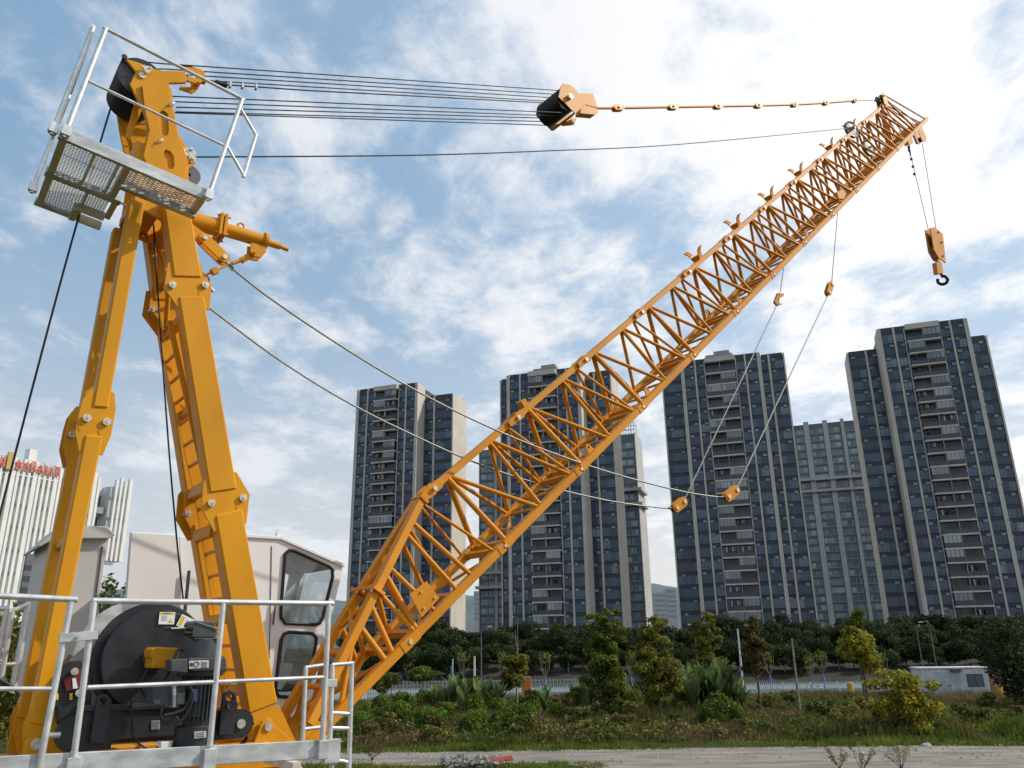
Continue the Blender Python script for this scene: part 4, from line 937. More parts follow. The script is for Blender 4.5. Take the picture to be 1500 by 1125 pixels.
    for idx, (f, b) in enumerate(wins):
        wq = round(b[2], 2); wm = meshof(('w', wq), lambda: mk(win_mb(wq), 'window', [WINM, WINF]))
        loc = (b[1], b[3] - .06, f * FH)
        if idx < 100: put(wm, 'window', root, loc)
        else:
            mm = win_mb(wq); off = len(stw.v); stw.v += [(x_ + loc[0], y_ + loc[1], z_ + loc[2]) for x_, y_, z_ in mm.v]; stw.f += [[i + off for i in q] for q in mm.f]; stw.m += mm.m; stw.sm += mm.sm
        if rs.random() < .78:
            ax = b[1] + rs.choice((-1, 1)) * b[2] * .25; na += 1
            am = meshof('ac', lambda: mk(MB().box(-.42, .42, -.32, .0, 0, .55), 'ac_unit', [ACM]))
            az_ = f * FH + 2.68 - .55 * rs.random() * .3
            if na <= 100: put(am, 'ac_unit', root, (ax, b[3] - .06, az_ - .2))
            else: sta.box(ax - .42, ax + .42, b[3] - .38, b[3] - .06, az_ - .2, az_ + .35)
    if stw.v: tag(stw.build('window', [WINM, WINF], root, local=(0, 0, 0), fixn=False), kind='stuff')
    if sta.v: tag(sta.build('ac_unit', ACM, root, local=(0, 0, 0), fixn=False), kind='stuff')
    for b in bays:
        if b[0] != 'B': continue
        for f in range(b[4]):
            r_ = rs.random(); kd = 1 if r_ < .24 else (2 if r_ < .6 else 0); var = rs.randint(0, 3)
            key = ('b', round(b[2], 2), kd, var if kd == 2 else 0)
            bm_ = meshof(key, lambda: mk(bal_mb(key[1], kd, random.Random(var * 7 + 1)), 'balcony', BALM))
            put(bm_, 'balcony', root, (b[1], -.02, f * FH))
    return root
tower(1286.2, 1415.5, 486, 176, 'dark glass apartment tower with beige piers, tallest and furthest right', [(1241, 1283, 512, 5.8, 'L'), (1420.6, 1442, 490, 5.0, 'R')], seed=3, roofbox=False)
tower(998, 1111, 527, 189, 'dark glass apartment tower between the hill gap and the slim grey tower', [(969.6, 997, 535, 3.0, 'L'), (1113, 1146, 517, 2.2, 'R')], seed=5)
tower(744.5, 848, 556, 198, 'dark glass apartment tower behind the middle of the boom', [(734.7, 744, 562, 2.6, 'L'), (862, 893, 546, 5.5, 'R')], seed=8)
tower(525.7, 611.6, 571, 218, 'dark glass apartment tower nearest to the cab, sunlit beige end walls', [(629, 663, 577, 4.4, 'R')], seed=12, roofbox=False)

# slim grey towers behind
GSTRIP = mat('grey_tower_render', (.40, .40, .385), .75, var=.08, vscale=.3); GWALL = mat('grey_tower_wall', (.10, .12, .14), .5, var=.2, vscale=.4)
GGLASS = cellglass('grey_tower_glass', (.09, .13, .16), (.34, .40, .42), .2, cell=(1.7, 1.7, 3.0), p=.6); GSPAN = mat('grey_tower_spandrel', (.26, .27, .27), .7)
def slim(xL, xR, ytop, D, label, cols, belts, dep=12, frame=False, seed=1):
    A = onD(xL, ytop, D)
    def fr(x, y): r_ = ray(x, y); p = CAM + r_ * ((A - CAM).dot(tn) / r_.dot(tn)); return (p - A).dot(tr), p.z
    Wm = fr(xR, ytop)[0]; H = A.z; base = Vector((A.x, A.y, 0)); root = empty('residential_tower', base, label, 'apartment tower', 'slim grey towers behind the front row', rz=-TA)
    m = MB(); m.box(0, Wm, 0, dep, 0, H); m.build('wall', GWALL, root, local=(0, 0, 0))
    m = MB(); m.box(Wm, Wm + .3, -.3, dep, 0, H + .5); m.box(-.3, 0, -.3, dep, 0, H + .5)
    bays = []; 
    for k, (t, a, b) in enumerate(cols):
        a, b = a * Wm, b * Wm
        if t == 'S': m.box(a, b, -.5, .02, 0, H + 1.0)
        else: bays.append((a, b))
    m.build('pier', GSTRIP, root, local=(0, 0, 0))
    nf = int(H // FH); cells = [(f, a, b) for f in range(nf) for a, b in bays]; cells.sort(key=lambda q: -q[0])
    sp = MB(); st = MB()
    def wcell(m_, f, a, b):
        n = max(1, int((b - a) / 1.6)); m_.cm = 0; m_.box(a + .05, b - .05, -.12, .0, f * FH + .9, f * FH + 2.5); m_.cm = 1
        for i in range(n + 1): x = a + .05 + (b - a - .1) * i / n; m_.box(x - .1, x + .1, -.2, .0, f * FH + .3, f * FH + 2.6)
        m_.box(a, b, -.16, .0, f * FH + .5, f * FH + .85)
    for i, (f, a, b) in enumerate(cells):
        if i < 100: mm = MB(); wcell(mm, f, a, b); mm.build('window', [GGLASS, GSPAN], root, local=(0, 0, 0), fixn=False)
        else: wcell(st, f, a, b)
    if st.v: tag(st.build('window', [GGLASS, GSPAN], root, local=(0, 0, 0), fixn=False), kind='stuff')
    for y in belts:
        z = fr(xL, y)[1]; m = MB(); m.box(-1.2, Wm + 1.6, -1.6, dep * .8, z - .5, z + .5); m.build('belt_slab', GSTRIP, root, local=(0, 0, 0))
    if frame:
        m = MB()
        for i in range(7):
            x = Wm * i / 6; m.tube((x, .3, H), (x, .3, H + 4.5), .12, 4); m.tube((x, 5, H), (x, 5, H + 4.5), .12, 4)
        for z in (1.5, 3.0, 4.3): m.tube((0, .3, H + z), (Wm, .3, H + z), .1, 4); m.tube((0, 5, H + z), (Wm, 5, H + z), .1, 4)
        m.tube((Wm * .9, 1, H), (Wm * .9, 1, H + 9), .15, 4); m.build('roof_frame', CONC, root, local=(0, 0, 0))
    return root
slim(1160, 1266, 624, 300, 'slim grey tower with two belt slabs between the two right-hand dark towers', [('W', .03, .15), ('S', .16, .235), ('W', .24, .42), ('S', .43, .50), ('W', .51, .66), ('S', .68, .73), ('W', .74, .98)], [705, 722])
slim(703, 760, 660, 290, 'narrow grey tower edge showing left of the middle dark tower', [('W', .03, .2), ('W', .22, .36), ('S', .38, .44), ('W', .46, .62), ('W', .64, .98)], [840, 861])
slim(880, 929, 640, 270, 'narrow grey tower with a steel roof frame right of the middle dark tower', [('W', .03, .3), ('W', .32, .5), ('S', .52, .56), ('W', .58, .96)], [721, 742], dep=13, frame=True)

# white ribbed office block on the left
WA = rad(62.5); wr = Vector((cos(WA), sin(WA), 0)); wnm = Vector((sin(WA), -cos(WA), 0))
WFIN = mat('white_fins', (.70, .70, .67), .6, var=.05, vscale=.5); WGL = cellglass('office_glass', (.44, .47, .48), (.66, .67, .66), .25, cell=(1.2, 1.2, 3.2), p=.6); WDK = mat('dark_recess', (.10, .11, .125), .5); WLOUV = mat('grey_louvre', (.24, .26, .28), .6)
A = onD(93.6, 693, 118); 
def fw_(x, y): r_ = ray(x, y); p = CAM + r_ * ((A - CAM).dot(wnm) / r_.dot(wnm)); return (p - A).dot(wr), p.z
ob = empty('office_building', (A.x, A.y, 0), 'white ribbed office block with red rooftop characters behind the rear mast legs', 'office building', rz=WA)
segs = [(-90, 93.6, 693, None, 'a'), (93.6, 151, 703, None, 'b'), (167, 190, 713, 822, 'c')]
H0 = A.z; xe = fw_(190, 713)[0]; xr0 = fw_(150, 704)[0]; xr1 = fw_(166.5, 707)[0]; zc = fw_(174, 823)[1]
m = MB(); m.box(-75, xr0, .4, 14, 0, H0 - .6); m.box(xr0, xe, 2.4, 14, zc, H0 - .6); m.box(xr1, xe, .4, 14, zc, H0 - .6); m.box(xr0 - 6, xr1 + 2, 3, 13, 0, zc); m.build('wall', WGL, ob, local=(0, 0, 0))
m = MB(); x = -75.0; i = 0
while x < xe:
    if not (xr0 - .2 < x < xr1): m.box(x, x + (.40 if i % 4 else .62), -.08, .42, zc if x > xr0 else 0, H0 + .5 + (.0 if i % 2 else .5))
    x += .80; i += 1
m.box(xe - .2, xe + .3, -.2, 14, zc, H0)
m.build('facade_fin', WFIN, ob, local=(0, 0, 0))
m = MB(); f = 0
while f * 3.2 < H0:
    z = f * 3.2; m.box(-75, min(xr0, xr0), .2, .41, z, z + .35)
    if z > zc: m.box(xr1, xe, .2, .41, z, z + .35)
    f += 1
m.build('floor_band', WLOUV, ob, local=(0, 0, 0))
nz = int((H0 - zc) / 3.4)
for k in range(nz):
    z = zc + 1 + k * 3.4; m = MB(); m.box(xr0 + .1, xr1 - .1, 1.0, 2.4, z - .5, z + .5); m.build('balcony', WLOUV, ob, local=(0, 0, 0))
    for j in range(3): m = MB(); x = xr0 + .3 + j * (xr1 - xr0 - .6) / 3; m.box(x, x + (xr1 - xr0) / 3.6, 2.3, 2.39, z + .6, z + 2.6); m.build('window', WDK, ob, local=(0, 0, 0))
m = MB(); m.box(xr1 + .5, xe - 1, .1, .41, zc - .6, zc); m.build('soffit', WLOUV, ob, local=(0, 0, 0))
xs = fw_(40, 800)[0]
for k in range(4): m = MB(); z = fw_(44, 822 + 16.5 * k)[1]; m.box(xs, xs + 3.2, -.3, .1, z - 1.4, z + 1.0); m.build('window', WDK, ob, local=(0, 0, 0))
m = MB(); xm = fw_(62, 690)[0]; m.box(xm - .6, xm + .6, 3, 4.2, H0 - 1, H0 + 3.4); m.build('chimney', WFIN, ob, local=(0, 0, 0))
# red rooftop characters, each a frame of strokes
SR = mat('sign_red', (.62, .15, .11), .5, var=.2, vscale=3); SGOLD = mat('sign_gold', (.45, .33, .08), .5); SWH = mat('sign_frame_white', (.6, .6, .57), .6)
sg = empty('rooftop_sign', (A.x, A.y, 0), 'row of red characters standing on the roof edge of the white office block', 'sign', rz=WA)
rs = random.Random(4)
chars = [(-14, 0), (0, 6.5), (9, 15.5), (20, 30), (31, 40), (41.5, 51), (53, 62), (65, 71), (72, 77), (79, 87)]
m = MB(); xa = fw_(-14, 690)[0]; m.box(xa, fw_(92, 690)[0], -.05, .05, H0 - 1.5, H0 - 1.3); m.box(xa, fw_(92, 690)[0], -.05, .05, H0 + .9, H0 + 1.0); m.build('support_frame', SWH, sg, local=(0, 0, 0))
for ci, (a, b) in enumerate(chars):
    x0, x1 = fw_(a, 690)[0], fw_(b, 690)[0]; w = x1 - x0; z0 = H0 - .8; h = 1.5; m = MB()
    for q in range(rs.randint(3, 4)): z = z0 + h * (.08 + .27 * q); e = rs.uniform(0, .25) * w; m.box(x0 + e, x1 - rs.uniform(0, .2) * w, -.3, -.2, z, z + h * .15)
    for q in range(rs.randint(2, 4)): x = x0 + w * rs.uniform(.05, .85); m.box(x, x + w * .14, -.31, -.19, z0 + h * rs.uniform(0, .25), z0 + h * rs.uniform(.75, 1))
    m.tube((x0 + w * .5, -.35, z0 + h * .5), (x0 + w * rs.uniform(.0, .1), -.35, z0), w * .06, 4); m.tube((x0 + w * .5, -.35, z0 + h * .5), (x1, -.35, z0), w * .06, 4)
    m.build('character', SR, sg, local=(0, 0, 0))
m = MB(); x = fw_(8.2, 690)[0]; m.box(x - .3, x + .5, -.5, -.2, H0 - 1.0, H0 + 1.5); m.build('gold_bar', SGOLD, sg, local=(0, 0, 0))

# ================================================================== GROUND, ROAD, HILLS
def nz_(x, y, s, o=0): return mn.noise(Vector((x * s + o, y * s, .3)))
def gh(x, y):
    h = 0.0
    if 51.5 < y < 91: h += (.35 + .45 * nz_(x, y, .09)) * min(1, (y - 51.5) / 3) * min(1, (91 - y) / 3)
    dx, dy = (x - 35.5) / 6.5, (y - 53) / 5.0; q = dx * dx + dy * dy
    if q < 1: h += 1.15 * (1 - q) ** .8 * (1 + .25 * nz_(x, y, .5))
    if y > 120: h += min(1, (y - 120) / 20) ** .8 * 3.4
    return h
GROUND = leafmat('ground_soil_and_weeds', (.075, .085, .025), (.085, .062, .035), .35, trans=0, c3=(.05, .062, .02))
GRASS2 = mat('verge_grass', (.055, .068, .022), .9, var=.3, vscale=.4)
def gridmesh(xs, ys, f): 
    vs = [(x, y, f(x, y)) for y in ys for x in xs]; nx = len(xs)
    return vs, [(j * nx + i, j * nx + i + 1, (j + 1) * nx + i + 1, (j + 1) * nx + i) for j in range(len(ys) - 1) for i in range(nx - 1)]
m = MB(); m.smooth = True
xs = [-6000, -2000, -600, -200] + [-100 + 1.6 * i for i in range(126)] + [200, 600, 2000, 6000]
ys = [-3000, -500, -100, -20, 10, 25, 35, 40] + [42 + 1.0 * i for i in range(52)] + [98, 108, 119] + [120 + 2 * i for i in range(12)] + [160, 300, 700, 2000, 8000]
m.add(*gridmesh(xs, ys, gh)); tag(m.build('ground', GROUND, fixn=False), kind='structure')
def strip_mesh(name, f0, f1, x0, x1, z, material, n=120):
    m = MB(); m.smooth = True; vs = []; fs = []
    for i in range(n + 1): x = x0 + (x1 - x0) * i / n; vs += [(x, f0(x), z), (x, (f0(x) + f1(x)) / 2, z + .01), (x, f1(x), z)]
    for i in range(n): fs += [(3 * i, 3 * i + 3, 3 * i + 4, 3 * i + 1), (3 * i + 1, 3 * i + 4, 3 * i + 5, 3 * i + 2)]
    m.add(vs, fs); return tag(m.build(name, material, fixn=False), kind='structure')
PATH = mat('dirt_path', (.27, .24, .20), .95, var=.18, vscale=.9, bump=.8, bscale=4, col2=(.15, .13, .105), lo=.35, hi=.62, detail=10, aniso=(.35, 1.3, 1))
ROADM = mat('asphalt_road', (.20, .245, .24), .85, var=.12, vscale=.3)
strip_mesh('path', lambda x: 45.0 + .9 * nz_(x, 0, .12) + .35 * nz_(x, 0, .6) - 8.5 * min(1, max(0, (x - 2.5) / 4)), lambda x: 50.4 + .35 * nz_(x, 9, .2) + .15 * nz_(x, 4, .9) - .13 * max(0, x - 20), -120, 140, .02, PATH, 260)
EMB = mat('embankment_soil', (.045, .035, .024), .95, var=.3, vscale=.25, col2=(.018, .020, .011), detail=8)
m = MB(); m.smooth = True; m.add(*gridmesh([-60 + 4 * i for i in range(56)], [118.5 + 2 * i for i in range(22)], lambda x, y: gh(x, y) + .03)); tag(m.build('embankment', EMB, fixn=False), kind='structure')
strip_mesh('road', lambda x: 98, lambda x: 116, -300, 400, .04, ROADM, 60)
PAV = mat('pavement', (.30, .29, .27), .85, var=.1, vscale=.4)
m = MB(); m.box(-300, 400, 93.9, 97.9, -.1, .15); tag(m.build('pavement', PAV), kind='structure')
# hills
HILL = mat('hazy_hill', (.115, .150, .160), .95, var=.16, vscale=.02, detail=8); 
m = MB(); m.smooth = True
def hillz(x, y):
    t = (y - 700) / 260; return max(-2, (62 + 26 * nz_(x, 0, .0035, 5) + 9 * nz_(x, y, .02)) * sin(min(1, max(0, t)) * pi / 2)) + 1.5 * nz_(x, y, .11)
m.add(*gridmesh([-1500 + 14 * i for i in range(220)], [700 + 20 * i for i in range(16)], hillz)); tag(m.build('hills', HILL, fixn=False), kind='structure')
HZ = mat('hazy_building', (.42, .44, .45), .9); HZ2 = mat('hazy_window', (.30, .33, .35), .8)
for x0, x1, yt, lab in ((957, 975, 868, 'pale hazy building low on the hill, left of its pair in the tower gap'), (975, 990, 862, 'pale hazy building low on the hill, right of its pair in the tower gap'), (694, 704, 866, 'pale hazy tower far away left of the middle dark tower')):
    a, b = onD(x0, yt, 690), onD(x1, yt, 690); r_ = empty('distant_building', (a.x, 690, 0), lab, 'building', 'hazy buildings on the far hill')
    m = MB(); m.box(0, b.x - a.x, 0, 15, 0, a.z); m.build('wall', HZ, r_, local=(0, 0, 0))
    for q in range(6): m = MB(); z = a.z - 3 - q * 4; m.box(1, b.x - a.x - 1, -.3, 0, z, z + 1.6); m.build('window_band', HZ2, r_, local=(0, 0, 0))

# ================================================================== VEGETATION
import numpy as np
def leafmesh(name, pts, nrm, size, material, seed, ratio=.55, jitter=.9):
    """one small pointed leaf face per point"""
    rg = np.random.default_rng(seed); n = len(pts); pts = np.asarray(pts)
    d = rg.normal(size=(n, 3)); nr = np.asarray(nrm) + rg.normal(size=(n, 3)) * jitter; nr /= np.linalg.norm(nr, axis=1)[:, None] + 1e-9
    a = np.cross(nr, d); a /= np.linalg.norm(a, axis=1)[:, None] + 1e-9; b = np.cross(nr, a)
    s = size * rg.uniform(.6, 1.4, size=(n, 1))
    v = np.stack([pts - a * s, pts + b * s * ratio, pts + a * s, pts - b * s * ratio], 1).reshape(-1, 3)
    me = bpy.data.meshes.new(name); me.vertices.add(4 * n); me.vertices.foreach_set('co', v.ravel().astype(np.float32))
    me.loops.add(4 * n); me.loops.foreach_set('vertex_index', np.arange(4 * n, dtype=np.int32)); me.polygons.add(n)
    me.polygons.foreach_set('loop_start', np.arange(0, 4 * n, 4, dtype=np.int32)); me.polygons.foreach_set('loop_total', np.full(n, 4, dtype=np.int32))
    me.materials.append(material); me.update(calc_edges=True); return me
def blobpts(clumps, n, seed, shell=.55):
    rg = np.random.default_rng(seed); vol = np.array([c[1][0] * c[1][1] * c[1][2] for c in clumps]) ** .75; cnt = rg.multinomial(n, vol / vol.sum()); P = []; Nn = []
    for (c, r), k in zip(clumps, cnt):
        d = rg.normal(size=(k, 3)); d /= np.linalg.norm(d, axis=1)[:, None]; q = rg.uniform(shell ** 3, 1, size=(k, 1)) ** (1 / 3)
        P.append(np.array(c) + d * q * np.array(r)); Nn.append(d + np.array([0, 0, .35]))
    return np.concatenate(P), np.concatenate(Nn)
UGD = leafmat('undergrowth_green', (.15, .185, .04), (.04, .06, .016), .5, trans=.35); UGB = leafmat('undergrowth_brown', (.22, .16, .07), (.085, .075, .032), .5, trans=.35); UGO = leafmat('undergrowth_olive', (.24, .225, .06), (.075, .085, .025), .5, trans=.35)
BARK = mat('bark', (.10, .075, .055), .9, var=.3, vscale=4, bump=.5, bscale=8); BARKL = mat('pale_bark', (.26, .22, .17), .9, var=.25, vscale=3)
LG = leafmat('leaf_green', (.185, .225, .04), (.045, .07, .016), .8, trans=.45); LY = leafmat('leaf_yellow_green', (.42, .36, .045), (.13, .15, .028), .9, trans=.5)
LO = leafmat('leaf_olive', (.27, .265, .05), (.065, .075, .02), .8, trans=.48); LD = leafmat('leaf_dark', (.075, .095, .036), (.020, .032, .015), .22, trans=.3)
LB = leafmat('leaf_shrub', (.17, .25, .03), (.03, .055, .012), .8, trans=.35); LBR = leafmat('leaf_brownish', (.17, .125, .045), (.06, .062, .02), .8, trans=.35)
def trunkmesh(h, r, seed, limbs=7, h0=.25, spread=.2, material=None, top=1.0):
    rs = random.Random(seed); m = MB(); pts = [Vector((nz_(seed, t * 3, 1.0) * .12 * h * t * .4, nz_(seed + 9, t * 3, 1.0) * .12 * h * t * .4, h * t)) for t in [i / 8 * top for i in range(9)]]
    for i in range(8): m.tube(pts[i], pts[i + 1], r * (1 - .1 * i), 7, r * (1 - .1 * (i + 1)), cap=False)
    for k in range(limbs):
        t = h0 + (.95 * top - h0) * k / limbs; p = pts[min(8, int(t / top * 8))]; a = rs.uniform(0, 2 * pi); L = spread * h * (1.15 - t) * rs.uniform(.7, 1.2)
        q = p + Vector((cos(a) * L, sin(a) * L, L * .55)); m.tube(p, q, r * .4 * (1.1 - t), 5, r * .12, cap=False)
    me = bpy.data.meshes.new('trunk'); me.from_pydata(m.v, [], m.f); me.polygons.foreach_set('use_smooth', [True] * len(m.f)); me.materials.append(material or BARK); return me
def treeobj(name, label, cat, group, loc, parts, rz=0, sc=1.0):
    r = empty(name, loc, label, cat, group, rz); r.scale = (sc, sc, sc) if not isinstance(sc, tuple) else sc
    for n_, me in parts: o = bpy.data.objects.new(n_, me); C.objects.link(o); o.parent = r
    return r
def conif(h, w, n, seed, material, h0=.12, bumps=9, leaf=.16, lean=0.0):
    """tall loose crown: stacked uneven clumps"""
    rs = random.Random(seed); cl = []
    for i in range(bumps * 10):
        t = h0 + (1 - h0) * (i + .5) / (bumps * 10); wr_ = w * (1.2 - .72 * t) * (.7 + .6 * rs.random()) * 1.15 * (.55 + .45 * min(1, (t - h0) * 6)); a = rs.uniform(0, 2 * pi); e = wr_ * rs.uniform(.1, .85)
        s_ = wr_ * rs.uniform(.18, .36); cl.append(((cos(a) * e + lean * t * h, sin(a) * e, t * h), (s_, s_, s_ * .6)))
    P, Nn = blobpts(cl, n, seed, .25); return leafmesh('crown', P, Nn, leaf, material, seed)
Dh = lambda x, ytop, D: onD(x, ytop, D).z
def talltree(x, ytop, D, w, material, label, seed, h0=.12, n=4200, tr_=.11, leaf=.12, group='tall saplings in the weed strip', bark=None, limbs=9, lean=0):
    z0 = gh(gx(x, D).x, D); h = Dh(x, ytop, D) - z0; me = conif(h, w, int(n * 2.6), seed, material, h0, leaf=leaf, lean=lean)
    return treeobj('tree', label, 'tree', group, gx(x, D, z0), [('trunk', trunkmesh(h, tr_, seed, limbs, h0, .16, bark)), ('crown', me)])
talltree(889, 893, 66, 2.1, LG, 'tall dense dark green sapling, leftmost of the tall saplings in the weed strip', 11, .10, 5600)
talltree(964, 905, 62, 2.2, LO, 'tall olive green sapling with a dark bare lower trunk below the hill gap', 12, .22, 4400)
talltree(1040, 897, 84, 1.8, LO, 'pointed green sapling rising over the large banana clump', 13, .30, 2600)
talltree(1109, 903, 66, 1.35, LBR, 'thin brownish sapling with a bare straight trunk beside the white pole', 14, .42, 1700, tr_=.12)
talltree(1266, 895, 72, 1.15, LG, 'slim tree with a small dark green top clump, left of the site cabin', 15, .62, 1500, tr_=.13)
cl = [((0, 0, 5.3), (1.6, 1.5, 1.1)), ((-.6, .2, 4.6), (1.2, 1.2, .8)), ((.8, 0, 4.2), (1.1, 1.0, .8)), ((-.3, 0, 6.0), (.9, .9, .7)), ((.9, .2, 3.4), (.9, .8, .6))]
P, Nn = blobpts(cl, 2400, 5, .3); o = gx(1262, 71.5); treeobj('tree', 'yellow-leaved young tree leaning in front of the slim dark-topped tree', 'tree', None, (o.x, o.y, gh(o.x, o.y)), [('crown', leafmesh('crown', P, Nn, .16, LY, 5)), ('trunk', trunkmesh(5.4, .12, 5, 6, .5, .2))])
cl = [((rs.uniform(-1.8, 1.8), rs.uniform(-1.3, 1.3), rs.uniform(.2, 3.7)), (.55, .55, .35)) for _ in range(52)]; cl = [c for c in cl if abs(c[0][0]) < 2.0 - .42 * abs(c[0][2] - 2.1)]
P, Nn = blobpts(cl, 6000, 6, .2); o = gx(1318, 54); treeobj('tree', 'broad bushy yellow-green tree reaching the ground in front of the site cabin', 'tree', None, (o.x, o.y, gh(o.x, o.y) - .1), [('crown', leafmesh('crown', P, Nn, .12, LY, 6)), ('trunk', trunkmesh(3.3, .1, 6, 9, .1, .3))])
cl = [((rs.uniform(-1.0, 1.0), rs.uniform(-.9, .9), 2.2 + rs.uniform(-1.1, 1.3)), (.7, .7, .5)) for _ in range(12)]
P, Nn = blobpts(cl, 2000, 7, .2); o = gx(757, 72); treeobj('tree', 'small leafy tree with a bare stick rising above its crown, right of the boom foot', 'tree', None, (o.x, o.y, gh(o.x, o.y)), [('crown', leafmesh('crown', [p + np.array([0, 0, 1.0]) for p in P], Nn, .16, LO, 7)), ('trunk', trunkmesh(6.8, .10, 7, 6, .4, .12, BARKL))])
o = gx(618, 74); cl = [((cos(a) * .8, sin(a) * .8, 2.9 - .25 * (k % 2)), (.55, .55, .35)) for k, a in enumerate([2 * pi * q / 7 for q in range(7)])] + [((0, 0, 3.3), (.8, .8, .35))]
P, Nn = blobpts(cl, 1500, 8, .2); treeobj('tree', 'small umbrella-shaped tree under the near boom chord', 'tree', None, (o.x, o.y, gh(o.x, o.y)), [('crown', leafmesh('crown', P, Nn, .14, LG, 8)), ('trunk', trunkmesh(3.0, .08, 8, 5, .7, .3, BARKL))])
for k, (x, lab) in enumerate(((558, 'little dark round-topped tree, left of a pair below the boom'), (574, 'little dark round-topped tree, right of a pair below the boom'))):
    cl = [((rs.uniform(-.5, .5), rs.uniform(-.5, .5), 2.3 + rs.uniform(-.6, .5)), (.5, .5, .45)) for _ in range(7)]
    P, Nn = blobpts(cl, 1100, 20 + k, .2); o = gx(x, 73); treeobj('tree', lab, 'tree', None, (o.x, o.y, gh(o.x, o.y)), [('crown', leafmesh('crown', P, Nn, .13, LG, 20 + k)), ('trunk', trunkmesh(2.4, .07, 20 + k, 4, .5, .25, BARKL))])
# large dark tree cut by the right edge
cl = [((rs.uniform(-3, 3), rs.uniform(-2.5, 2.5), rs.uniform(1.2, 6.6)), (1.5, 1.5, 1.2)) for _ in range(26)]; cl = [c for c in cl if (c[0][0] / 3.2) ** 2 + ((c[0][2] - 3.9) / 3.2) ** 2 < 1]
P, Nn = blobpts(cl, 6500, 9, .4); o = gx(1512, 70); treeobj('tree', 'large dense dark tree cut by the right edge of the picture', 'tree', None, (o.x, o.y, gh(o.x, o.y)), [('crown', leafmesh('crown', P, Nn, .17, LD, 9)), ('trunk', trunkmesh(5, .2, 9, 6, .2, .3))])
# trees at the left behind the crane
for k, (x, yt, D, w, lab) in enumerate(((166, 838, 60, 1.5, 'green tree showing between the grey cabinet and the white house panel'), (12, 885, 50, 2.6, 'yellowish tree low at the left edge behind the rails'), (60, 890, 62, 2.5, 'tree hidden mostly by the rear mast legs'))):
    P0_ = gx(x, D); h = Dh(x, yt, D); cl = [((rs.uniform(-w, w) * .7, rs.uniform(-w, w) * .7, h * rs.uniform(.2, .9)), (w * .5, w * .5, h * .13)) for _ in range(16)]
    P, Nn = blobpts(cl, 3000, 30 + k, .3); treeobj('tree', lab, 'tree', None, (P0_.x, P0_.y, 0), [('crown', leafmesh('crown', P, Nn, .2, LO if k else LG, 30 + k)), ('trunk', trunkmesh(h * .8, .15, 30 + k))])
# dark tree belt in front of the towers: four crowns copied
belt = []
for k in range(5):
    rk = random.Random(50 + k); cl = [((rk.uniform(-2.6, 2.6), rk.uniform(-2, 2), rk.uniform(1.8, 5.6)), (rk.uniform(1.0, 1.5), 1.3, rk.uniform(.8, 1.1))) for _ in range(20)]; cl = [c for c in cl if (c[0][0] / 2.9) ** 2 + ((c[0][2] - 3.6) / 2.6) ** 2 < 1.1]
    P, Nn = blobpts(cl, 4200, 50 + k, .4); belt.append([('trunk', trunkmesh(4.5, .17, 50 + k, 5, .4, .3, BARKL if k % 2 else BARK)), ('crown', leafmesh('crown', P, Nn, .22, LD, 50 + k))])
rb = random.Random(77); n_ = 0
for row, (Dm, step, h_) in enumerate(((127, 27, .70), (136, 26, .84), (149, 29, .98))):
    x = 505 + row * 11
    while x < 1540:
        D = Dm + rb.uniform(-2.5, 2.5); p = gx(x, D); s_ = h_ * rb.uniform(.72, 1.2)
        treeobj('tree', ('lower dark round tree of the front belt row before the towers', 'dark round tree of the middle belt row before the towers', 'dark round tree of the rear belt row before the towers')[row], 'tree', ('dark trees in the front belt row', 'dark trees in the middle belt row', 'dark trees in the rear belt row')[row], (p.x, p.y, gh(p.x, p.y) - .1), belt[n_ % 5], rb.uniform(0, 6), (s_ * 1.05, s_, s_ * .97)); n_ += 1
        x += step * rb.uniform(.8, 1.25)
# newly planted bare trees with blue props
BLUES = mat('blue_tree_prop', (.05, .14, .36), .6)
def baretree(x, D, h, label, seed, props=True):
    rs_ = random.Random(seed); p = gx(x, D); z0 = gh(p.x, p.y); m = MB(); m.tube((0, 0, 0), (0, 0, h * .45), .07, 6, .05)
    for k in range(7):
        a = 2 * pi * k / 7 + rs_.random(); q = Vector((cos(a) * h * .13, sin(a) * h * .13, h * rs_.uniform(.8, 1.0))); mid = Vector((cos(a) * h * .10, sin(a) * h * .10, h * .6)); m.tube((0, 0, h * .42), mid, .035, 5, .03); m.tube(mid, q, .03, 5, .012)
    me = mk(m, 'trunk', [mat('bare_bark', (.15, .13, .09), .9)] if 'barem' not in globals() else [barem]); globals()['barem'] = me.materials[0]; parts = [('trunk', me)]
    P, Nn = blobpts([((0, 0, h * .85), (h * .16, h * .16, h * .14))], 90, seed, .1); parts.append(('crown', leafmesh('crown', P, Nn, .12, LO, seed)))
    r = treeobj('young_tree', label, 'tree', 'newly planted bare trees behind the white fence', (p.x, p.y, z0), parts)
    if props:
        for k in range(3): a = 2 * pi * k / 3 + .4; mm = MB(); mm.tube((cos(a) * 1.1, sin(a) * 1.1, 0), (0, 0, h * .42), .045, 5); o = mm.build('prop', BLUES, None); o.parent = r
for k, (x, yt, nxt) in enumerate(((679, 952, 'left of the flagpole pair'), (738, 952, 'left of the street lamp with the white head'), (799, 953, 'just right of the small leafy tree'), (925, 951, 'between the two tallest saplings'), (1060, 960, 'behind the banana clump'), (1128, 953, 'right of the thin brownish sapling'), (1188, 956, 'nearest the wooden pole, left side'), (1206, 950, 'right of the wooden pole'), (1296, 955, 'behind the broad yellow-green tree'), (1433, 972, 'behind the site cabin roof'))):
    h = Dh(x, yt, 97) ; baretree(x, 97, h, 'bare pruned young tree with blue props ' + nxt, 90 + k)
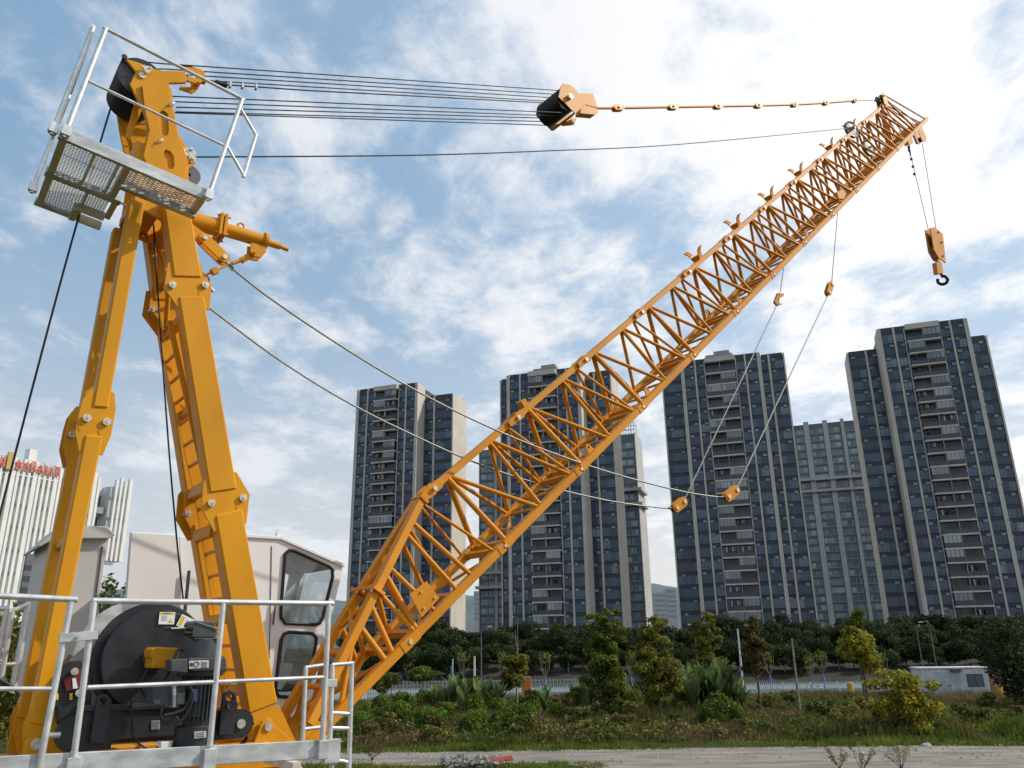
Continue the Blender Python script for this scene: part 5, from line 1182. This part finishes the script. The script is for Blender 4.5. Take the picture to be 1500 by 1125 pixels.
# round clipped shrubs
shr = []
for k in range(4):
    rk = random.Random(60 + k); cl = [((rk.uniform(-.35, .35), rk.uniform(-.35, .35), .8 + rk.uniform(-.3, .35)), (.62, .62, .6)) for _ in range(6)]
    P, Nn = blobpts(cl, 1500, 60 + k, .75); mm = MB(); mm.tube((0, 0, 0), (0, 0, .6), .06, 6); shr.append([('crown', leafmesh('crown', P, Nn, .085, LB, 60 + k, jitter=.6)), ('stem', mk(mm, 'stem', [BARK]))])
SH = [(543, 1049, 13), (561, 1042, 13), (590, 1053, 15), (622, 1036, 13), (638, 1034, 14), (625, 1058, 15), (640, 1060, 13), (693, 1043, 15), (686, 1064, 15), (703, 1061, 13), (713, 1039, 13), (731, 1043, 12), (748, 1063, 15), (770, 1054, 13), (780, 1041, 10), (830, 1046, 10), (1043, 1048, 20), (1066, 1052, 15), (1030, 1056, 12), (1240, 1050, 12), (530, 1060, 12), (655, 1050, 12), (815, 1052, 11), (600, 1040, 11)]
rb = random.Random(5)
for k, (x, y, r) in enumerate(SH):
    D = min(84, max(52.5, ong(x, y + r * .85, .3).y)); p = gx(x, D); s_ = r / 1152.0 * D / .93 * 1.28
    treeobj('shrub', 'round clipped green shrub in the weed strip', 'shrub', 'round clipped shrubs in the weed strip', (p.x, p.y, gh(p.x, p.y) - .05), shr[k % 4], rb.uniform(0, 6), s_)
# loose leafy bushes through the weed strip
bsh = []
for k in range(6):
    rk = random.Random(160 + k); cl = [((rk.uniform(-.7, .7), rk.uniform(-.6, .6), rk.uniform(.25, 1.15)), (rk.uniform(.22, .42), .35, .28)) for _ in range(11)]
    P, Nn = blobpts(cl, 900, 160 + k, .2); mm = MB(); mm.tube((0, 0, 0), (0, 0, .7), .05, 6); mm.tube((0, 0, .2), (.4, .1, .8), .03, 5); mm.tube((0, 0, .2), (-.4, .1, .8), .03, 5); bsh.append([('leaves', leafmesh('leaves', P, Nn, .105, (UGD, UGB, UGO)[k % 3], 160 + k)), ('stem', mk(mm, 'stem', [BARK]))])
rb = random.Random(31)
for k in range(84):
    D = rb.uniform(53.5, 79); x = rb.uniform(525, 1495); p = gx(x, D)
    if gh(p.x, p.y) > 1.3 or (1340 < x < 1450 and D > 74): continue
    kk = k % 3; treeobj('bush', ('loose dark green bush among the weeds', 'loose rust-brown bush among the weeds', 'loose olive bush among the weeds')[kk], 'bush', ('loose green bushes in the weed strip', 'rust-brown bushes in the weed strip', 'olive bushes in the weed strip')[kk], (p.x, p.y, gh(p.x, p.y) - .05), bsh[kk + 3 * (k % 2)], rb.uniform(0, 6), rb.uniform(.45, 1.0) * (1 + (D - 53) / 90))
# banana plants
BAN = leafmat('banana_leaf', (.20, .26, .09), (.05, .085, .03), .7, trans=.4); BANS = mat('banana_stem', (.16, .15, .06), .8)
def bananamesh(seed, n=11):
    rs_ = random.Random(seed); m = MB(); m.smooth = True
    for k in range(n):
        a = 2 * pi * k / n * 1.618 + rs_.random(); L = rs_.uniform(2.0, 3.1); w = rs_.uniform(.20, .30); lean = rs_.uniform(.08, .42); d = Vector((cos(a), sin(a), 0)); s_ = Vector((-sin(a), cos(a), 0))
        pts = []; ws = []
        for i in range(7):
            t = i / 6; pts.append(d * (lean * L * t * (1 + t * .8)) * .7 + ZZ * (.5 + L * t * (1 - .35 * lean * t * 1.6))); ws.append(w * (.15 + 1.1 * sin(pi * min(1, .08 + t * .9))))
        vs = []
        for p, ww in zip(pts, ws): vs += [p + s_ * ww + ZZ * ww * .35, p, p - s_ * ww + ZZ * ww * .35]
        fs = []
        for i in range(6): fs += [(3 * i, 3 * i + 1, 3 * i + 4, 3 * i + 3), (3 * i + 1, 3 * i + 2, 3 * i + 5, 3 * i + 4)]
        m.add(vs, fs)
    me = bpy.data.meshes.new('leaves'); me.from_pydata(m.v, [], m.f); me.materials.append(BAN); me.update(); return me
bm4 = []
for k in range(4): mm = MB(); mm.tube((0, 0, 0), (0, 0, 1.3), .11, 8, .06); bm4.append([('leaves', bananamesh(k + 3)), ('stem', mk(mm, 'stem', [BANS]))])
rb = random.Random(9); BN = [(651, 68, .9), (664, 70, 1.0), (676, 67, 1.1), (690, 69, 1.0), (703, 68, 1.05), (716, 70, .95), (728, 69, .85), (797, 70, .8), (845, 68, .95), (856, 66, .9), (861, 70, 1.0), (912, 70, .9), (923, 68, .95), (992, 69, 1.25), (1004, 70, 1.4), (1015, 68, 1.3), (1026, 71, 1.45), (1038, 69, 1.35), (1050, 70, 1.45), (1062, 69, 1.3), (1074, 71, 1.1), (1084, 69, .8), (1010, 66, 1.0), (1045, 66, 1.0), (640, 71, .8)]
for k, (x, D, s_) in enumerate(BN):
    p = gx(x, D); big = 985 < x < 1090
    treeobj('banana_plant', 'tall banana plant of the big clump beside the white pole' if big else 'banana plant with ragged upright leaves among the shrubs', 'plant', 'banana plants of the big clump' if big else 'banana plants among the shrubs', (p.x, p.y, gh(p.x, p.y)), bm4[k % 4], rb.uniform(0, 6), s_ * .98)
# weeds and grass (nobody could count them)
rg = np.random.default_rng(3)
def scatter(n, x0, x1, y0, y1, keep=None):
    out = []
    while len(out) < n:
        y = rg.uniform(y0, y1); x = rg.uniform(-.52, .72) * y
        if x < x0 or x > x1: continue
        if keep and not keep(x, y): continue
        out.append((x, y))
    return out
def blades(name, spots, hmin, hmax, material, k=9, spread=.35, w=.022, zf=gh, nscale=.12):
    vs = []; 
    for x, y in spots:
        z = zf(x, y); hh = (hmin + (hmax - hmin) * max(0, min(1, .5 + 1.1 * nz_(x, y, nscale, 3))))
        for _ in range(k):
            a = rg.uniform(0, 6.28); r = rg.uniform(0, spread); bx_, by_ = x + cos(a) * r, y + sin(a) * r; h = hh * rg.uniform(.5, 1.15); l = h * rg.uniform(.1, .5); a2 = rg.uniform(0, 6.28); ww = w * rg.uniform(.6, 1.6); px_, py_ = -sin(a2) * ww, cos(a2) * ww
            vs += [(bx_ - px_, by_ - py_, z - .03), (bx_ + px_, by_ + py_, z - .03), (bx_ + cos(a2) * l, by_ + sin(a2) * l, z + h)]
    n = len(vs) // 3; me = bpy.data.meshes.new(name); me.vertices.add(3 * n); me.vertices.foreach_set('co', np.array(vs, dtype=np.float32).ravel())
    me.loops.add(3 * n); me.loops.foreach_set('vertex_index', np.arange(3 * n, dtype=np.int32)); me.polygons.add(n); me.polygons.foreach_set('loop_start', np.arange(0, 3 * n, 3, dtype=np.int32)); me.polygons.foreach_set('loop_total', np.full(n, 3, dtype=np.int32))
    me.materials.append(material); me.update(calc_edges=True); o = bpy.data.objects.new(name, me); C.objects.link(o); return o
WEED = leafmat('weed_blades', (.24, .17, .075), (.10, .125, .03), .16, trans=.4, c3=(.17, .12, .055), lo=.38, hi=.68); WGREEN = leafmat('low_green_cover', (.20, .24, .04), (.07, .095, .02), .35, trans=.4)
kp = lambda x, y: not (29 < x < 42 and 51 < y < 57) and not (y > 74 and 36 < x < 53)
tag(blades('tall_weeds', scatter(15000, -22, 62, 52.3, 88, lambda x, y: not (29 < x < 42 and 51 < y < 57)), .28, 1.0, WEED, 8, .4, .026), 'tall brown and green weeds filling the strip between dirt path and fence', 'weeds', kind='stuff')
tag(blades('grass', scatter(3800, -22, 60, 49.8, 58, lambda x, y: nz_(x, 0, .15) * 3 + 53.5 > y or not kp(x, y)), .08, .42, WGREEN, 9, .35, .03), 'low green grass along the far edge of the dirt path', 'grass', kind='stuff')
tag(blades('grass', scatter(2600, -22, 30, 40, 47.5, lambda x, y: y < 45.0 + 1.2 * nz_(x, 0, .12) - .05 * max(0, x - 10) and (x < 4.5 + .8 * nz_(x, y, .5) or (x - 20.5) ** 2 + 6 * (y - 43.4) ** 2 < 5)), .06, .30, WGREEN, 9, .3, .026), 'low green grass along the near edge of the dirt path', 'grass', kind='stuff')
# leafy undergrowth
sp = scatter(2200, -22, 62, 52.6, 86, kp); cl = []
for x, y in sp:
    s_ = rg.uniform(.2, .62) * (1 + .7 * nz_(x, y, .1)) * (1.1 if y < 80 else .6); cl.append(((x, y, gh(x, y) + s_ * .5), (s_, s_, s_ * .75)))
for (mt, nm, lab, sl) in ((UGD, 'undergrowth', 'dark green leafy undergrowth between the shrubs', 0), (UGB, 'undergrowth', 'rust-brown leafy undergrowth between the shrubs', 1), (UGO, 'undergrowth', 'olive leafy undergrowth between the shrubs', 2)):
    cs = [c for i, c in enumerate(cl) if (0 if nz_(c[0][0], c[0][1], .11, 7) > .12 else (1 if nz_(c[0][0], c[0][1], .11, 7) < -.08 else 2)) == sl]
    if cs: P, Nn = blobpts(cs, 26 * len(cs), 71 + sl, .5); o = bpy.data.objects.new(nm, leafmesh(nm, P, Nn, .12, mt, 71 + sl)); C.objects.link(o); tag(o, lab, 'undergrowth', kind='stuff')
# grass over the mound
sp = [(35.5 + rg.normal() * 3.2, 53 + rg.normal() * 2.4) for _ in range(2600)]; sp = [q for q in sp if gh(*q) > .3 and q[1] < 62]
tag(blades('mound_grass', sp, .10, .45, WGREEN, 9, .25, .03), 'green creeping grass over the earth mound at the right', 'grass', kind='stuff')
# two straggly plants close by at the lower edge
for k, (x, D, h, lab) in enumerate(((1243, 41, 1.7, 'straggly pale green sapling at the near edge of the path, taller one'), (1212, 42, 1.2, 'straggly pale green sapling at the near edge of the path, shorter one'), (1300, 41.5, 1.3, 'feathery weed at the near edge of the path, right of the saplings'), (550, 47, 1.4, 'dry brown bush standing on the dirt path edge beside the ladder'))):
    cl = []; rk = random.Random(k + 200); mm = MB()
    for j in range(7):
        a = rk.uniform(0, 6.28); q = Vector((cos(a) * h * .45, sin(a) * h * .45, h * rk.uniform(.35, 1.05))); mm.tube((0, 0, 0), q, .018, 4, .006)
        for t in (.5, .7, .85, 1): cl.append((tuple(q * t), (.13, .13, .12)))
    P, Nn = blobpts(cl, 520 if k == 3 else 300, k + 200, .1); p = gx(x, D); treeobj('bush' if k == 3 else 'sapling', lab, 'plant', None, (p.x, p.y, 0), [('leaves', leafmesh('leaves', P, Nn, .075, LBR if k == 3 else LO, k + 200, ratio=.22)), ('stem', mk(mm, 'stem', [BARK]))])
p = ong(905, 1118); cl = [((p.x + rg.uniform(-1, 1), p.y + rg.uniform(-.5, .5), .15), (.4, .4, .25)) for _ in range(8)]

# ================================================================== FENCES, POLES, CABIN, VEHICLES
FW = mat('white_fence_paint', (.60, .64, .66), .5, var=.08, vscale=1); FG = mat('green_net', (.08, .40, .30), .7, var=.25, vscale=1.5); FGR = mat('grey_rail', (.36, .38, .40), .5, metal=.3); FP = mat('pale_panel', (.40, .46, .48), .6, var=.1, vscale=.5)
def fence(name, label, x0, x1, D, h, pick, rails_, material, post=3.0, z0=0.0, panel=None, group=None):
    a, b = gx(x0, D).x, gx(x1, D).x; r = empty(name, (a, D, z0), label, 'fence', group)
    m = MB(); n = int((b - a) / pick)
    for i in range(n + 1): x = pick * i; m.box(x - .045, x + .045, -.02, .02, .12, h); m.add([(x - .045, -.02, h), (x + .045, -.02, h), (x + .045, .02, h), (x - .045, .02, h), (x, 0, h + .1)], [(0, 1, 4), (1, 2, 4), (2, 3, 4), (3, 0, 4)])
    m.build('picket', material, r, local=(0, 0, 0), fixn=False)
    for z in rails_: mm = MB(); mm.box(0, b - a, .022, .06, z - .04, z + .04); mm.build('rail', material, r, local=(0, 0, 0))
    np_ = int((b - a) / post)
    for i in range(np_ + 1): mm = MB(); mm.box(post * i - .06, post * i + .06, .06, .16, 0, h + .08); mm.build('post', material, r, local=(0, 0, 0))
    if panel: mm = MB(); mm.box(0, b - a, .17, .2, panel[0], panel[1]); mm.build('panel', panel[2], r, local=(0, 0, 0))
fence('picket_fence', 'long white picket fence between the weeds and the road', 712, 1345, 93.4, 1.35, .22, (.35, 1.05), FW, panel=(.12, .75, FP))
fence('picket_fence', 'white picket fence right of the site cabin', 1436, 1500, 93.4, 1.35, .22, (.35, 1.05), FW, panel=(.12, .75, FP))
fence('railing_fence', 'grey see-through railing behind the boom foot at the left', 540, 712, 95, 1.25, .3, (.3, .7, 1.2), FGR)
fence('road_barrier', 'low grey barrier on the far side of the road', 560, 905, 117.5, 1.0, .5, (.4, .9), FGR, z0=.05)
def netstrip(x0, x1, D, h, label):
    a, b = gx(x0, D).x, gx(x1, D).x; r = empty('ground_net', (a, D, 0), label, 'netting', 'green netting strips along the fence'); m = MB(); n = 60; vs = []; 
    for i in range(n + 1): x = (b - a) * i / n; vs += [(x, .3 * nz_(x, 1, .3), 0), (x, .15 + .3 * nz_(x, 2, .5), h * (.8 + .3 * nz_(x, 0, .8))), (x, 1.2, .3)]
    m.add(vs, [(3 * i + j, 3 * i + 3 + j, 3 * i + 4 + j, 3 * i + 1 + j) for i in range(n) for j in (0, 1)]); m.build('net', FG, r, local=(0, 0, 0))
netstrip(555, 700, 89.5, .85, 'turquoise ground netting at the foot of the left railing'); netstrip(840, 980, 91.5, .35, 'turquoise netting strip showing behind the tall saplings')
# street lamps and poles
LAMP = mat('lamp_grey', (.10, .11, .12), .5); LAMPW = mat('lamp_head', (.55, .56, .56), .4); WOODP = mat('weathered_pole', (.25, .21, .17), .9, var=.3, vscale=3)
def pole(name, label, cat, x, ytop, D, r, material, arm=None, group=None, z0=None, sub=None, tilt=0):
    p = gx(x, D); z0 = gh(p.x, p.y) if z0 is None else z0; h = Dh(x + tilt, ytop, D) - z0; o = empty(name, (p.x, p.y, z0), label, cat, group)
    m = MB(); m.tube((0, 0, 0), (0, 0, h), r, 8, r * .6); m.tube((0, 0, 0), (0, 0, .4), r * 1.6, 8); m.build('pole', material, o, local=(0, 0, 0))
    if arm:
        m = MB(); m.path([(0, 0, h - .1), (arm * .4, 0, h + .15), (arm, 0, h + .1)], r * .5, 6); a_ = m.build('arm', material, o, local=(0, 0, 0))
        m = MB(); m.obox(Vector((arm * 1.15, 0, h + .08)), Vector((arm * .28, 0, 0)), Vector((0, .12, 0)), Vector((0, 0, .06))); m.build('lamp_head', LAMPW, a_, local=(0, 0, 0), bevel=.02)
    return o
pole('street_lamp', 'grey street lamp with white head between the boom and the middle tower', 'street lamp', 705, 919, 90, .09, LAMP, .8, 'street lamps along the road', 0)
pole('street_lamp', 'grey street lamp with its head left of the pointed green sapling', 'street lamp', 1023, 916, 92, .09, LAMP, -.5, 'street lamps along the road', 0)
pole('street_lamp', 'tall street lamp with a curved arm right of the site cabin tree', 'street lamp', 1374, 912, 92, .09, LAMP, -.8, 'street lamps along the road', 0)
pole('street_lamp', 'slim street lamp just left of the curved-arm lamp', 'street lamp', 1354, 917, 96, .08, LAMP, .3, 'street lamps along the road', 0)
pole('street_lamp', 'thin distant lamp behind the small leafy tree', 'street lamp', 759, 905, 118, .07, LAMP, -.6, 'street lamps along the road', .0)
pole('utility_pole', 'weathered wooden pole with a short cross piece right of the thin brownish sapling', 'pole', 1166, 935, 66, .11, WOODP)
pole('utility_pole', 'bright white metal pole behind the big banana clump', 'pole', 1087, 921, 89, .13, mat('white_pole', (.62, .64, .64), .45))
pole('utility_pole', 'short white post with a swollen top between flagpole and lamp', 'pole', 695, 961, 96, .17, mat('white_post', (.5, .5, .48), .6))
o = pole('banner_pole', 'pale pole with a blue banner under the boom', 'pole', 663, 965, 94, .08, FW); m = MB(); m.box(-.25, .12, -.03, .03, 2.6, 3.6); m.build('banner', BLUES, o, local=(0, 0, 0))
# orange machine part standing by the fence
OB = mat('orange_board', (.55, .17, .02), .6, var=.1); p = gx(771, 84); z0 = gh(p.x, p.y)
o = empty('barrier_stand', (p.x, p.y, z0 - .1), 'orange upright stand with a grey top behind the shrubs', 'barrier'); m = MB(); m.prism([Vector(q) for q in ((-.35, 0, 0), (.15, 0, 0), (.15, 0, .9), (.45, 0, 1.0), (.45, 0, 2.25), (-.48, 0, 2.25), (-.48, 0, .9), (-.35, 0, .8))], Vector((0, .35, 0))); m.build('board', OB, o, local=(0, 0, 0), bevel=.03)
m = MB(); m.box(-.5, .47, -.03, .4, 2.251, 2.37); m.build('cap', FGR, o, local=(0, 0, 0)); m = MB(); m.box(-.2, .2, .34, .9, -.0, .12); m.build('base', OB, o, local=(0, 0, 0))
YB = mat('yellow_bollard', (.55, .36, .06), .6, var=.1)
for x, D, lab in ((1243, 86, 'yellow bollard left of the site cabin'), (1459, 80, 'yellow bollard right of the site cabin')):
    p = gx(x, D); o = empty('bollard', (p.x, p.y, gh(p.x, p.y) - .1), lab, 'bollard', 'yellow bollards by the fence'); m = MB(); m.lathe((0, 0, 0), ZZ, [(.30, 0), (.30, 1.3), (.26, 1.4), (0, 1.42)], 16); m.build('post', YB, o, local=(0, 0, 0)); m = MB(); m.lathe((0, 0, 0), ZZ, [(.36, 0), (.36, .12), (.30, .13)], 16); m.build('base', CONC, o, local=(0, 0, 0))
# site cabin
SC = mat('cabin_white', (.60, .63, .66), .6, var=.10, vscale=1.2); SCD = mat('cabin_door_grey', (.46, .49, .53), .6, var=.15, vscale=1.5); SCR = mat('cabin_roof', (.6, .59, .56), .8, var=.2, vscale=1)
a = gx(1350, 82).x; b = gx(1443, 82).x; Wc = b - a; zc0 = .42
o = empty('site_cabin', (a, 82, zc0), 'white corrugated site cabin with a dark sliding window and grey doors', 'cabin', rz=rad(-4))
m = MB(); m.box(0, Wc, 0, 2.4, 0, 2.6)
x = .1
while x < Wc - .1:
    m.box(x, x + .10, -.036, 0, .12, 2.48); x += .21
m.build('wall', SC, o, local=(0, 0, 0))
m = MB(); m.box(-.15, Wc + .15, -.12, 2.5, 2.601, 2.74); m.box(-.02, Wc + .02, -.05, .02, 0, .12); m.build('roof', SCR, o, local=(0, 0, 0), bevel=.02)
for q in (.10, Wc - .08): m = MB(); m.box(q - .08, q + .08, -.06, .02, .12, 2.6); m.build('corner_post', SC, o, local=(0, 0, 0))
wx = Wc * .68
m = MB(); m.box(wx, wx + 1.5, -.07, -.036, .95, 2.1); wf = m.build('window', WINF, o, local=(0, 0, 0))
for q in (0, 1): m = MB(); m.box(wx + .06 + q * .77, wx + .74 + q * .77, -.085, -.071, 1.02, 2.03); m.build('pane', WDK, wf, local=(0, 0, 0))
for q in (0, 1): m = MB(); m.box(Wc * .20 + q * 1.25, Wc * .20 + 1.2 + q * 1.25, -.06, -.037, .12, 2.3); dd_ = m.build('door', SCD, o, local=(0, 0, 0)); m = MB(); m.box(Wc * .20 + 1.05 + q * .25, Wc * .20 + 1.13 + q * .25, -.1, -.061, 1.0, 1.15); m.build('handle', LAMP, dd_, local=(0, 0, 0))
m = MB(); m.box(Wc * .44, Wc * .60, -.35, -.037, 2.35, 2.6); m.build('awning', LAMP, o, local=(0, 0, 0)); m = MB(); m.box(wx - .35, wx + .15, -.25, -.037, .25, .62); m.build('ac_unit', ACM, o, local=(0, 0, 0))
# vehicles
def car(x, D, L, label, paint, rz, dx=0, name='parked_car', cat='car'):
    p = gx(x, D); o = empty(name, (p.x, p.y, .15), label, cat, rz=rz)
    pr = [(-L / 2, .35), (-L / 2, .85), (-L / 2 + .1, 1.0), (-L * .28, 1.05), (-L * .16, 1.5), (L * .18, 1.52), (L * .34, 1.05), (L / 2 - .05, .95), (L / 2, .6), (L / 2, .35)]
    m = MB(); m.prism([Vector((x_, -.85, z_)) for x_, z_ in pr], Vector((0, 1.7, 0))); m.build('body', paint, o, local=(0, 0, 0), bevel=.08)
    m = MB()
    for s_ in (-1, 1): m.prism([Vector((x_, .856 * s_, z_)) for x_, z_ in ((-L * .25, 1.07), (-L * .14, 1.44), (L * .16, 1.46), (L * .30, 1.07))], Vector((0, .01 * s_, 0)))
    m.build('window', WDK, o, local=(0, 0, 0))
    for sx in (-.32, .32):
        for sy in (-.78, .78): m = MB(); m.lathe((sx * L, sy, .33), Vector((0, 1, 0)), [(0, -.1), (.33, -.1), (.33, .1), (0, .1)], 18); w_ = m.build('wheel', BLACK, o, local=(0, 0, 0)); m = MB(); m.lathe((sx * L, sy, .33), Vector((0, 1, 0)), [(0, -.112), (.19, -.112), (.19, .112), (0, .112)], 12); m.build('rim', FGR, w_, local=(0, 0, 0))
    for s_ in (-.6, .6): m = MB(); m.box(L / 2 - .02, L / 2 + .02, s_ - .15, s_ + .15, .7, .82); m.build('headlight', LAMPW, o, local=(0, 0, 0))
car(690, 99, 4.6, 'dark blue-grey car on the road behind the left fence', mat('car_grey_blue', (.10, .13, .17), .3, coat=.5), .1)
car(1462, 90, 4.4, 'dark red car parked right of the site cabin', mat('car_red', (.22, .02, .03), .3, coat=.5), -.1)
# rubble at the near edge
STN = mat('path_stone', (.30, .28, .25), .9, var=.4, vscale=5)
m = MB(); rk = random.Random(21)
for k in range(900):
    y = rk.uniform(44, 50.3); p = Vector((rk.uniform(-14, 42), y, .03)); s_ = rk.uniform(.015, .06) * (1.6 if rk.random() < .06 else 1); a = Vector((rk.uniform(-1, 1), rk.uniform(-1, 1), rk.uniform(-.3, .3))).normalized(); b = a.orthogonal().normalized(); m.obox(p, a * s_, b * s_ * .7, a.cross(b) * s_ * .5)
tag(m.build('gravel', STN, fixn=False), 'loose gravel stones scattered over the dirt path', 'gravel', kind='stuff')
RUB = mat('rubble_grey', (.22, .20, .18), .9, var=.4, vscale=4); RRED = mat('red_scrap', (.40, .06, .03), .7)
rk = random.Random(12); m = MB()
for k in range(220):
    p = ong(rk.uniform(648, 728), 1121 + rk.uniform(-4, 5)); s_ = rk.uniform(.05, .18); a = Vector((rk.uniform(-1, 1), rk.uniform(-1, 1), rk.uniform(-.4, .4))).normalized(); b = a.orthogonal().normalized(); m.obox(p + ZZ * rk.uniform(.03, .28), a * s_, b * s_ * .7, a.cross(b) * s_ * .5)
tag(m.build('rubble', RUB, fixn=False), 'heap of broken grey rubble at the bottom edge near the path', 'rubble', kind='stuff')
for k, (x, y) in enumerate(((722, 1123), (738, 1121))):
    p = ong(x, y); o = empty('scrap_sheet', p, ('larger' if k == 0 else 'smaller') + ' red scrap piece lying in the rubble at the bottom edge', 'scrap'); m = MB(); m.prism([Vector(q) for q in ((-.6 + k * .2, 0, .18), (.5, -.1, .22), (.6 - k * .2, .15, .40), (.1, .3, .34), (-.4, .3, .26))], Vector((0, .02, .05))); m.build('sheet', RRED, o, local=(0, 0, 0))
for k, (x, y, s_) in enumerate(((1357, 1093, .32),)):
    p = ong(x, y); o = empty('rock', p, 'pale rock lying beside the mound', 'rock'); m = MB(); rk = random.Random(3)
    import bmesh as _b
    bm_ = _b.new(); _b.ops.create_icosphere(bm_, subdivisions=2, radius=s_)
    for v in bm_.verts: v.co *= 1 + .25 * mn.noise(v.co * 5); v.co.z *= .6
    me = bpy.data.meshes.new('stone'); bm_.to_mesh(me); bm_.free(); me.materials.append(CONC); q = bpy.data.objects.new('stone', me); C.objects.link(q); q.parent = o

# ================================================================== SKY, SUN, CAMERA
SUN_AZ = rad(84); SUN_EL = rad(40)      # azimuth measured from the view direction towards the right
sd = Vector((sin(SUN_AZ) * cos(SUN_EL), cos(SUN_AZ) * cos(SUN_EL), sin(SUN_EL)))
w = bpy.data.worlds.new('World'); bpy.context.scene.world = w; w.use_nodes = True; nt = w.node_tree; N = nt.nodes; Lk = nt.links
bg = N['Background']; bg.inputs['Strength'].default_value = .1
sky = N.new('ShaderNodeTexSky'); sky.sky_type = 'NISHITA'; sky.sun_disc = False; sky.sun_elevation = SUN_EL; sky.sun_rotation = SUN_AZ; sky.air_density = 1.2; sky.dust_density = 1.5
tc = N.new('ShaderNodeTexCoord'); sp_ = N.new('ShaderNodeSeparateXYZ'); Lk.new(tc.outputs['Generated'], sp_.inputs[0])
def mathn(op, a=None, b=None, c=None, clamp=False):
    n = N.new('ShaderNodeMath'); n.operation = op; n.use_clamp = clamp
    for i, q in enumerate((a, b, c)):
        if q is None: continue
        if isinstance(q, (int, float)): n.inputs[i].default_value = q
        else: Lk.new(q, n.inputs[i])
    return n.outputs[0]
def mixc(fac, a, b):
    n = N.new('ShaderNodeMix'); n.data_type = 'RGBA'
    for sock, q in ((n.inputs[0], fac), (n.inputs[6], a), (n.inputs[7], b)):
        if isinstance(q, tuple): sock.default_value = (*q, 1)
        elif isinstance(q, (int, float)): sock.default_value = q
        else: Lk.new(q, sock)
    return n.outputs[2]
def mrange(v, a, b, c=0., d=1.):
    n = N.new('ShaderNodeMapRange'); n.interpolation_type = 'SMOOTHSTEP'; Lk.new(v, n.inputs[0]); n.inputs[1].default_value = a; n.inputs[2].default_value = b; n.inputs[3].default_value = c; n.inputs[4].default_value = d; return n.outputs[0]
X_, Y_, Z_ = sp_.outputs
zc_ = mathn('MAXIMUM', Z_, 0.0); den = mathn('ADD', zc_, .16)
cv = N.new('ShaderNodeCombineXYZ'); Lk.new(mathn('DIVIDE', X_, den), cv.inputs[0]); Lk.new(mathn('DIVIDE', Y_, den), cv.inputs[1])
def noise(scale, detail, rough=.55, off=(0, 0, 0), dist=0.0, sc=(1, 1, 1), rz=0.0):
    mp = N.new('ShaderNodeMapping'); mp.inputs['Location'].default_value = off; mp.inputs['Scale'].default_value = sc; mp.inputs['Rotation'].default_value = (0, 0, rz); Lk.new(cv.outputs[0], mp.inputs[0])
    n = N.new('ShaderNodeTexNoise'); n.inputs['Scale'].default_value = scale; n.inputs['Detail'].default_value = detail; n.inputs['Roughness'].default_value = rough; n.inputs['Distortion'].default_value = dist; Lk.new(mp.outputs[0], n.inputs[0]); return n.outputs['Fac']
# angle towards the right and height bias
right = mrange(X_, -.45, .60); high = mrange(Z_, .05, .55)
clear = mixc(high, (6.1, 7.0, 7.9), (2.9, 4.7, 6.8)); clear = mixc(.2, clear, sky.outputs[0])
clear = mixc(mathn('MULTIPLY', right, .55), clear, (6.4, 7.9, 9.8))
haze = mrange(Z_, .0, .34, 1., 0.); clear = mixc(mathn('MULTIPLY', haze, .85), clear, mixc(right, (6.6, 6.9, 7.2), (9.6, 9.1, 8.5)))
big_ = noise(.62, 3, .5, CLOUD_OFF); mid_ = noise(2.6, 10, .62, CLOUD_OFF2, .25, (1, .75, 1), .5); fine_ = noise(8.0, 9, .62, (1, 7, 0), .4, (1, .8, 1), .3)
den_ = mathn('ADD', mathn('MULTIPLY', big_, .50), mathn('ADD', mathn('MULTIPLY', mid_, .70), mathn('MULTIPLY', fine_, .36)))
den_ = mathn('ADD', den_, mathn('MULTIPLY', mathn('SUBTRACT', right, .5), .07))
cl_ = mrange(den_, .71, .91); cl_ = mathn('MULTIPLY', cl_, mrange(Z_, -.02, .12, .25, 1.))
ccol = mixc(right, (7.8, 8.2, 8.8), (11.0, 10.9, 10.8)); ccol = mixc(mrange(den_, .95, 1.2), ccol, mixc(right, (8.2, 8.4, 8.8), (12.5, 12.2, 11.8)))
final = mixc(cl_, clear, ccol); Lk.new(final, bg.inputs['Color'])
su = bpy.data.lights.new('sun', 'SUN'); su.energy = 3.4; su.angle = rad(.6); su.color = (1.0, .93, .82); so = bpy.data.objects.new('sun', su); C.objects.link(so)
so.rotation_euler = sd.to_track_quat('Z', 'Y').to_euler(); so.location = (30, -10, 40)
cam = bpy.data.cameras.new('camera'); co = bpy.data.objects.new('camera', cam); C.objects.link(co); cam.sensor_fit = 'HORIZONTAL'; cam.sensor_width = 36; cam.lens = F / 1500 * 36; cam.clip_start = .1; cam.clip_end = 20000
R = Matrix((rt, upv, -fwd)).transposed(); co.matrix_world = Matrix.Translation(CAM) @ R.to_4x4()
sc = bpy.context.scene; sc.camera = co; sc.render.engine = 'CYCLES'; sc.view_settings.view_transform = 'Standard'; sc.view_settings.look = 'None'; sc.view_settings.exposure = 0; sc.view_settings.gamma = 1
sc.cycles.max_bounces = 6; sc.cycles.transparent_max_bounces = 12; sc.cycles.use_denoising = True
